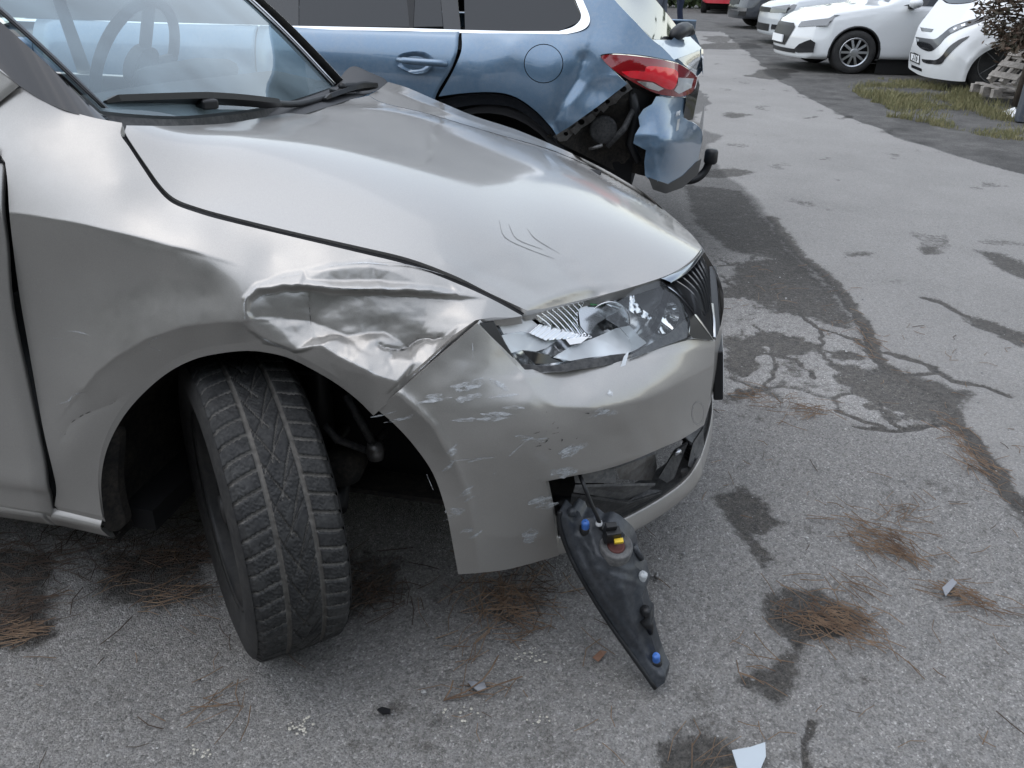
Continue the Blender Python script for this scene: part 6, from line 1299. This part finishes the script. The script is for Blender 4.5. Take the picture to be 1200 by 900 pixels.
# brownish conifer shrub
def leafmat(name, a, b):
    m = mat(name, a, .75); q = N(m); oi = q.new('ObjectInfo'); q.col(q.ramp(q.noise(14, 4, .7), [(.3, a), (.7, b)])); m.node_tree.nodes['Principled BSDF'].inputs['Subsurface Weight'].default_value = 0; return m
M['conifer'] = leafmat('browning_conifer', (.035, .045, .028), (.11, .06, .042)); M['bark'] = leafmat('bark', (.05, .04, .032), (.10, .08, .065))
tb = atz(1190, 124); tree = thing('conifer_shrub', 'browning conifer leaning over the pallets beside the gate', 'shrub', V(tb))
bm = bmesh.new(); add_tube(bm, [(0, 0, 0), (.02, .02, .6), (-.02, 0, 1.1), (0, .03, 1.9)], [.045, .04, .03, .012], 8); rs = random.Random(11)
tips = []
for k in range(40):
    z0 = rs.uniform(.62, 1.75); a = rs.uniform(0, 6.28); l = rs.uniform(.25, .62)*(1.25-z0*.30); tip = Vector((l*math.cos(a), l*math.sin(a), z0+rs.uniform(-.12, .12)))
    add_tube(bm, [(0, 0, z0), tip*.5+Vector((0, 0, z0*.5+.03)), tip], [.012, .009, .004], 5); tips.append((Vector((0, 0, z0)), tip))
bobj('trunk', bm, M['bark'], tree, smooth=True)
vs = []; fs = []
for a, b in tips:
    for _ in range(200):
        k = rs.uniform(.25, 1.12); c = a.lerp(b, k)+Vector((rs.gauss(0, .06), rs.gauss(0, .06), rs.gauss(0, .06))); d = (b-a).normalized()+Vector((rs.gauss(0, .7), rs.gauss(0, .7), rs.gauss(0, .7))); d.normalize(); s = d.cross(Vector((rs.gauss(0, 1), rs.gauss(0, 1), rs.gauss(0, 1)))).normalized()
        l = rs.uniform(.02, .055); w_ = l*.34; n0 = len(vs); vs += [c-d*l, c+s*w_, c+d*l, c-s*w_]; fs.append([n0, n0+1, n0+2, n0+3])
tag(mobj('crown', vs, fs, M['conifer'], tree, smooth=False), kind='stuff')
# grass strip
M['grass'] = leafmat('autumn_grass', (.085, .10, .042), (.26, .225, .115))
gpx = gpoly([(998, 106), (1045, 92), (1075, 97), (1110, 103), (1150, 112), (1180, 125), (1215, 145), (1215, 170), (1150, 160), (1080, 143), (1030, 122)]); lo_, hi_ = gpx.min(0), gpx.max(0); vs = []; fs = []
rg = np.random.RandomState(5); P = rg.rand(90000, 2)*(hi_-lo_)+lo_
dens = fbm(P[:, 0]*2.2, P[:, 1]*2.2, 4, 31); keep = in_poly(P[:, 0]+.9*(dens-.5), P[:, 1]+.9*(fbm(P[:, 0]*3, P[:, 1]*3, 4, 77)-.5), gpx) & (dens > .36+.22*rg.rand(len(P)))
for x, y in P[keep][:11000]:
    a = rg.rand()*6.28; l = .02+.07*rg.rand()**2*(1+.5*math.sin(x*5)); b = rg.randn(2)*.35*l; n0 = len(vs); w_ = .0035
    vs += [(x-w_*math.cos(a), y-w_*math.sin(a), -.01), (x+w_*math.cos(a), y+w_*math.sin(a), -.01), (x+b[0]*.4+w_*.7*math.cos(a), y+b[1]*.4+w_*.7*math.sin(a), l*.6), (x+b[0]*.4-w_*.7*math.cos(a), y+b[1]*.4-w_*.7*math.sin(a), l*.6), (x+b[0], y+b[1], l)]
    fs += [[n0, n0+1, n0+2, n0+3], [n0+3, n0+2, n0+4]]
tag(mobj('grass', vs, fs, M['grass'], None, smooth=False), 'patchy yellow green grass verge in front of the white van', 'grass', None, 'stuff')
M['hedge'] = leafmat('hedge_leaves', (.025, .045, .018), (.06, .085, .03))
rs2 = np.random.RandomState(3); n = 9000; c = np.stack([rs2.uniform(-30, 30, n), 36+rs2.randn(n)*.6, np.abs(rs2.randn(n))*1.6], -1); d = rs2.randn(n, 3); d /= np.linalg.norm(d, axis=1, keepdims=True); s = np.cross(d, rs2.randn(n, 3)); s /= np.linalg.norm(s, axis=1, keepdims=True)
vs = np.stack([c-d*.22, c+s*.14, c+d*.22, c-s*.14], 1).reshape(-1, 3); tag(mobj('hedge', vs, np.arange(4*n).reshape(-1, 4), M['hedge'], None, smooth=False), 'dark green hedge at the far end of the yard', 'hedge', None, 'stuff')
# unseen leaf screen added behind the camera to shade the near side of the cars
n = 34000; c = np.stack([rs2.uniform(-16, 16, n), -7.0+rs2.randn(n)*.9, rs2.rand(n)*4.4], -1); c[:, 2] *= .82+.18*np.sin(c[:, 0]*2.3); d = rs2.randn(n, 3); d /= np.linalg.norm(d, axis=1, keepdims=True); s = np.cross(d, rs2.randn(n, 3)); s /= np.linalg.norm(s, axis=1, keepdims=True)
vs = np.stack([c-d*.24, c+s*.13, c+d*.24, c-s*.13], 1).reshape(-1, 3); tag(mobj('added_shade_screen', vs, np.arange(4*n).reshape(-1, 4), M['hedge'], None, smooth=False), 'unseen leaf screen added behind the camera to shade the near side', 'shade screen', None, 'stuff')
# ------------------------------------------------------------------ people far up the lane (only legs show below the picture's top)
M['jacket'] = mat('blue_jacket_cloth', (.03, .12, .42), .9); M['trousers'] = mat('dark_blue_trousers', (.012, .018, .04), .9); M['grey_trousers'] = mat('grey_work_trousers', (.07, .08, .10), .9); M['skin'] = mat('skin', (.45, .28, .2), .6); M['hivis'] = mat('yellow_vest', (.55, .6, .04), .8); M['hair'] = mat('dark_hair', (.02, .015, .01), .8); M['shoe'] = mat('dark_shoes', (.012, .012, .013), .6)
def person(label, loc, rz, trousers, top, stride=.10):
    p = thing('person', label, 'person', loc, rz)
    def skin(name, vts, eds, rad, m, root=0):
        me = bpy.data.meshes.new(name); me.from_pydata(vts, eds, []); o = bpy.data.objects.new(name, me); link(o, p); me.materials.append(m)
        sk_ = o.modifiers.new('skin', 'SKIN'); sk_.use_smooth_shade = True
        for v, r_ in zip(me.skin_vertices[0].data, rad): v.radius = (r_, r_) if not isinstance(r_, tuple) else r_
        me.skin_vertices[0].data[root].use_root = True; s_ = o.modifiers.new('sub', 'SUBSURF'); s_.levels = 1; s_.render_levels = 2; return o
    st = stride
    skin('trousers', [(0, 0, .95), (0, .10, .86), (st*.4, .10, .50), (st*-.2, .10, .09), (0, -.10, .86), (-st*.3, -.10, .50), (-st*1.2, -.10, .10), (0, 0, 1.05)], [(0, 1), (1, 2), (2, 3), (0, 4), (4, 5), (5, 6), (0, 7)], [(.14, .11), .095, .072, .06, .095, .072, .06, (.15, .11)], trousers)
    skin('jacket', [(0, 0, .98), (0, 0, 1.2), (0, 0, 1.40), (0, 0, 1.50), (0, .19, 1.42), (.03, .25, 1.14), (.16, .22, .92), (0, -.19, 1.42), (.03, -.25, 1.14), (.14, -.22, .92)], [(0, 1), (1, 2), (2, 3), (2, 4), (4, 5), (5, 6), (2, 7), (7, 8), (8, 9)], [(.17, .12), (.165, .12), (.17, .12), .07, .07, .055, .042, .07, .055, .042], top)
    skin('body', [(0, 0, 1.46), (.0, 0, 1.55), (.015, 0, 1.63), (.02, 0, 1.72)], [(0, 1), (1, 2), (2, 3)], [.055, .055, (.075, .09), (.075, .08)], M['skin'])
    bm = bmesh.new(); bmesh.ops.create_uvsphere(bm, u_segments=16, v_segments=10, radius=.1)
    for v in bm.verts: v.co = Vector((v.co.x*1.02-.01, v.co.y*.9, max(v.co.z, -.03)*1.05+1.715))
    bobj('hair', bm, M['hair'], p, smooth=True)
    bm = bmesh.new(); add_box(bm, (.10, 0, 1.645), (.03, .026, .04)); bobj('nose', bm, M['skin'], p, bevel=.008)
    for s_ in (1, -1):
        hx = .16 if s_ > 0 else .14
        hand = bpy.data.objects.new('hand', None); link(hand, p)
        bm = bmesh.new(); add_box(bm, (hx+.01, s_*.22, .86), (.035, .075, .085)); bobj('palm', bm, M['skin'], hand, bevel=.012)
        for k in range(4): tube('finger', [(hx+.012, s_*.22-.028+.019*k, .825), (hx+.02, s_*.22-.028+.019*k, .79-.006*(k in (1, 2))), (hx+.008, s_*.22-.028+.019*k, .76)], .009, M['skin'], hand, 6)
        tube('thumb', [(hx+.03, s_*.22-.02, .88), (hx+.06, s_*.22-.03, .85), (hx+.06, s_*.22-.02, .82)], .010, M['skin'], hand, 6)
        bm = bmesh.new(); add_box(bm, ((-.2*st if s_ > 0 else -1.2*st)+.06, s_*.10, .045), (.27, .095, .09)); bobj('shoe', bm, M['shoe'], p, bevel=.03)
    return p
pp = atz(794, 36.5); person('person in blue jacket and dark trousers standing beyond the blue car', (float(pp[0]), float(pp[1]), 0), R(200), M['trousers'], M['jacket'])
pp = atz(777, 38); person('person in grey trousers and yellow vest beyond the blue tailgate window', (float(pp[0])-.1, float(pp[1])+.2, 0), R(160), M['grey_trousers'], M['hivis'])
# ------------------------------------------------------------------ needles, grit and litter on the asphalt
M['needle'] = leafmat('dry_pine_needles', (.09, .055, .036), (.25, .17, .11)); M['needle2'] = leafmat('dark_pine_needles', (.035, .024, .018), (.09, .058, .04))
def needles(name, label, clusters, n_scatter, seed, m):
    rg = np.random.RandomState(seed); vs = []; fs = []
    def one(x, y, z, l, a):
        r_ = .0007+.0004*rg.rand(); bend = rg.randn()*.09*l; dx, dy = math.cos(a), math.sin(a); n0 = len(vs)
        pts = [(x-dx*l/2, y-dy*l/2, z), (x-dy*bend, y+dx*bend, z+.25*abs(bend)+.001), (x+dx*l/2, y+dy*l/2, z+rg.rand()*.006)]
        for p in pts: vs.extend([(p[0]-dy*r_, p[1]+dx*r_, p[2]), (p[0]+dy*r_, p[1]-dx*r_, p[2]), (p[0], p[1], p[2]+r_*1.6)])
        for k in (0, 3):
            for q in range(3): fs.append([n0+k+q, n0+k+(q+1) % 3, n0+k+3+(q+1) % 3, n0+k+3+q])
    for px, py, rx, ry, cnt, ang, sp in clusters:
        c = atz(px, py); ex = np.linalg.norm(atz(px+rx, py)-c); ey = abs(atz(px, py+ry)[1]-c[1])+.01
        for _ in range(int(cnt*.42)):
            hv = .55*(1+rg.rand()**3*1.6); x, y = c[0]+rg.randn()*ex*hv, c[1]+rg.randn()*ey*hv; one(x, y, .0015+rg.rand()**2*.006, .045+.055*rg.rand(), ang+rg.randn()*sp)
    for _ in range(n_scatter):
        x, y = rg.uniform(-1.1, 2.4), rg.uniform(-1.35, 1.6)
        if fbm(np.array(x*2.5), np.array(y*2.5), 3, 8) < .48: continue
        one(x, y, .003, .015+.05*rg.rand(), rg.rand()*6.28)
    return tag(mobj(name, vs, fs, m, None, smooth=False), label, 'needles', None, 'stuff')
needles('pine_needles', 'brown pine needles lying in loose drifts on the asphalt', [(592, 700, 42, 26, 260, 1.9, .8), (610, 725, 20, 14, 60, .3, .5), (552, 760, 16, 20, 30, 1.2, .5), (1032, 632, 30, 13, 170, 2.8, .55), (1060, 655, 18, 8, 50, 2.6, .5), (985, 728, 38, 16, 240, 2.7, .6), (935, 725, 22, 10, 60, .4, .8), (880, 790, 14, 14, 18, -.5, .5), (1130, 700, 24, 9, 110, 2.9, .5), (1060, 600, 30, 12, 50, .3, .9), (1150, 545, 14, 22, 120, 2.2, .5), (1120, 505, 8, 8, 30, 2.2, .5), (945, 482, 18, 7, 90, .2, .9), (890, 466, 26, 8, 60, .2, .9), (20, 742, 26, 10, 90, .4, .4), (990, 690, 30, 9, 40, 2.8, .8), (560, 812, 26, 10, 12, .4, .4), (265, 830, 30, 14, 30, .9, .6), (190, 700, 45, 14, 70, .2, .5), (920, 330, 40, 16, 40, .5, .9), (820, 885, 30, 14, 20, .6, .9), (1015, 400, 12, 20, 50, 2.1, .6)], 450, 4, M['needle'])
needles('dark_needles', 'dark needles and dirt under the silver car', [(40, 650, 60, 28, 260, .3, .8), (180, 655, 70, 26, 260, .2, .8), (20, 715, 40, 26, 160, .6, .6), (430, 690, 40, 22, 140, 1.2, .8), (230, 640, 50, 20, 160, .3, .8), (620, 690, 40, 20, 90, .3, .9)], 160, 9, M['needle2'])
# loose grit
M['grit'] = mat('grit', (.25, .25, .25), .9); q = N(M['grit']); q.col(q.ramp(q.noise(37, 2), [(.3, (.05, .05, .052)), (.5, (.17, .17, .17)), (.68, (.5, .5, .49))]))
rg = np.random.RandomState(12); vs = []; fs = []
ico = [(0, 0, 1), (.9, 0, .4), (.28, .85, .4), (-.72, .53, .4), (-.72, -.53, .4), (.28, -.85, .4), (0, 0, -.5)]; icf = [[0, 1, 2], [0, 2, 3], [0, 3, 4], [0, 4, 5], [0, 5, 1], [6, 2, 1], [6, 3, 2], [6, 4, 3], [6, 5, 4], [6, 1, 5]]
for _ in range(5200):
    x, y = rg.uniform(-1.1, 2.4), rg.uniform(-1.35, 2.6) if rg.rand() < .8 else rg.uniform(-1.3, .2)
    r_ = .0012+.0022*rg.rand()**3+(.006*rg.rand() if rg.rand() < .02 else 0); n0 = len(vs); j = .6+.8*rg.rand(7, 3)
    vs += [(x+a*r_*j[i, 0], y+b*r_*j[i, 1], .001+c*r_*j[i, 2]*.7) for i, (a, b, c) in enumerate(ico)]; fs += [[n0+k for k in f] for f in icf]
tag(mobj('loose_grit', vs, fs, M['grit'], None, smooth=False), 'loose grit and tiny stones scattered on the asphalt', 'grit', None, 'stuff')
def flat(name, label, cat, pts, m, th=.003, lift=.004, bend=None):
    c = np.mean([atz(*p) for p in pts], axis=0); P = np.array([atz(*p) for p in pts])-c; n = len(P); P[:, 2] = lift
    if bend: P[:, 2] += np.array(bend)
    o = mobj(name, np.vstack([P+np.array([0, 0, th]), P]), [list(range(n)), list(range(2*n-1, n-1, -1))]+[[i, i+n, (i+1) % n+n, (i+1) % n] for i in range(n)], m, None, smooth=False); o.location = V(c); return tag(o, label, cat)
M['pale_plastic'] = mat('pale_clear_plastic', (.42, .47, .51), .25, spec=.6); M['leaf'] = leafmat('dead_leaf', (.16, .08, .05), (.26, .15, .10)); M['mortar'] = leafmat('pale_crumb', (.40, .38, .32), (.6, .57, .5)); M['greychip'] = mat('grey_plastic_chip', (.22, .23, .25), .5)
flat('lens_fragment', 'flat pale bluish lens fragment lying at the bottom edge of the asphalt', 'fragment', [(857, 883), (878, 881), (895, 877), (896, 893), (890, 906), (864, 906)], M['pale_plastic'], .003, .006, [0, .004, .008, .006, 0, 0])
flat('plastic_chip', 'small grey plastic chip among needles right of the lane crack', 'fragment', [(1103, 692), (1113, 686), (1119, 690), (1107, 702)], M['greychip'], .003, .006, [0, .012, .01, 0])
flat('dead_leaf', 'reddish brown dead leaf beside the torn lamp casing', 'leaf', [(694, 772), (703, 766), (711, 765), (707, 772), (701, 777)], M['leaf'], .001, .003, [0, .006, 0, .005, 0])
flat('grey_leaf', 'pale grey leaf scrap by the pine twig in front of the bumper', 'leaf', [(548, 800), (556, 803), (568, 803), (570, 810), (562, 813), (552, 808)], M['greychip'], .001, .004, [0, .006, .002, .005, 0, .004])
flat('rubber_scrap', 'small black curved rubber scrap on the asphalt below the front wheel', 'fragment', [(442, 834), (448, 831), (458, 834), (457, 838), (448, 839)], M['black'], .004, .003)
for i, (px, py, n_, sp) in enumerate(((355, 852, 26, .012), (632, 845, 8, .01), (232, 882, 14, .01), (540, 838, 12, .02), (620, 768, 22, .022))):
    bm = bmesh.new(); c = atz(px, py); rr_ = random.Random(i)
    o = None; vs = []; fs = []
    for _ in range(n_):
        x, y = rr_.gauss(0, sp), rr_.gauss(0, sp*.7); r_ = rr_.uniform(.0015, .004); n0 = len(vs)
        vs += [(x+a*r_, y+b*r_, .002+c_*r_*.7) for a, b, c_ in ico]; fs += [[n0+k for k in f] for f in icf]
    bm.free(); o = mobj('pale_crumbs', vs, fs, M['mortar'], None, smooth=False); o.location = V(c)
    tag(o, ('pale crumbs of mortar in front of the tyre', 'few pale crumbs right of the rubber scrap', 'pale crumbs near the bottom left of the asphalt', 'pale crumbs under the pine twig', 'white broken lens crumbs left of the torn lamp casing')[i], 'crumbs', None, 'stuff')
tw = thing('pine_twig', 'forked dry pine twig lying in front of the bumper', 'twig', V(atz(520, 823)))
t0 = atz(520, 823)
for pts in ([(520, 823), (545, 815), (565, 803), (575, 792), (584, 777)], [(522, 822), (552, 818), (580, 809), (612, 800)], [(521, 822), (528, 812), (531, 803)]):
    tube('stalk', [atz(*p)-t0+np.array([0, 0, .005+.004*k]) for k, p in enumerate(pts)], .0016, M['needle'], tw, 5)
bs = thing('loose_bolt', 'small loose bolt on the asphalt right of the torn lamp casing', 'bolt', V(atz(768, 678)))
tube('shank', [(-.018, 0, .006), (.0, 0, .006)], .0035, M['metal'], bs, 8); lathe('head', [(.001, .005), (.0075, .004), (.0075, -.003), (.001, -.003)], M['metal'], bs, Matrix.Translation((.002, 0, .0075)) @ Matrix.Rotation(R(80), 4, 'Y'), 10)
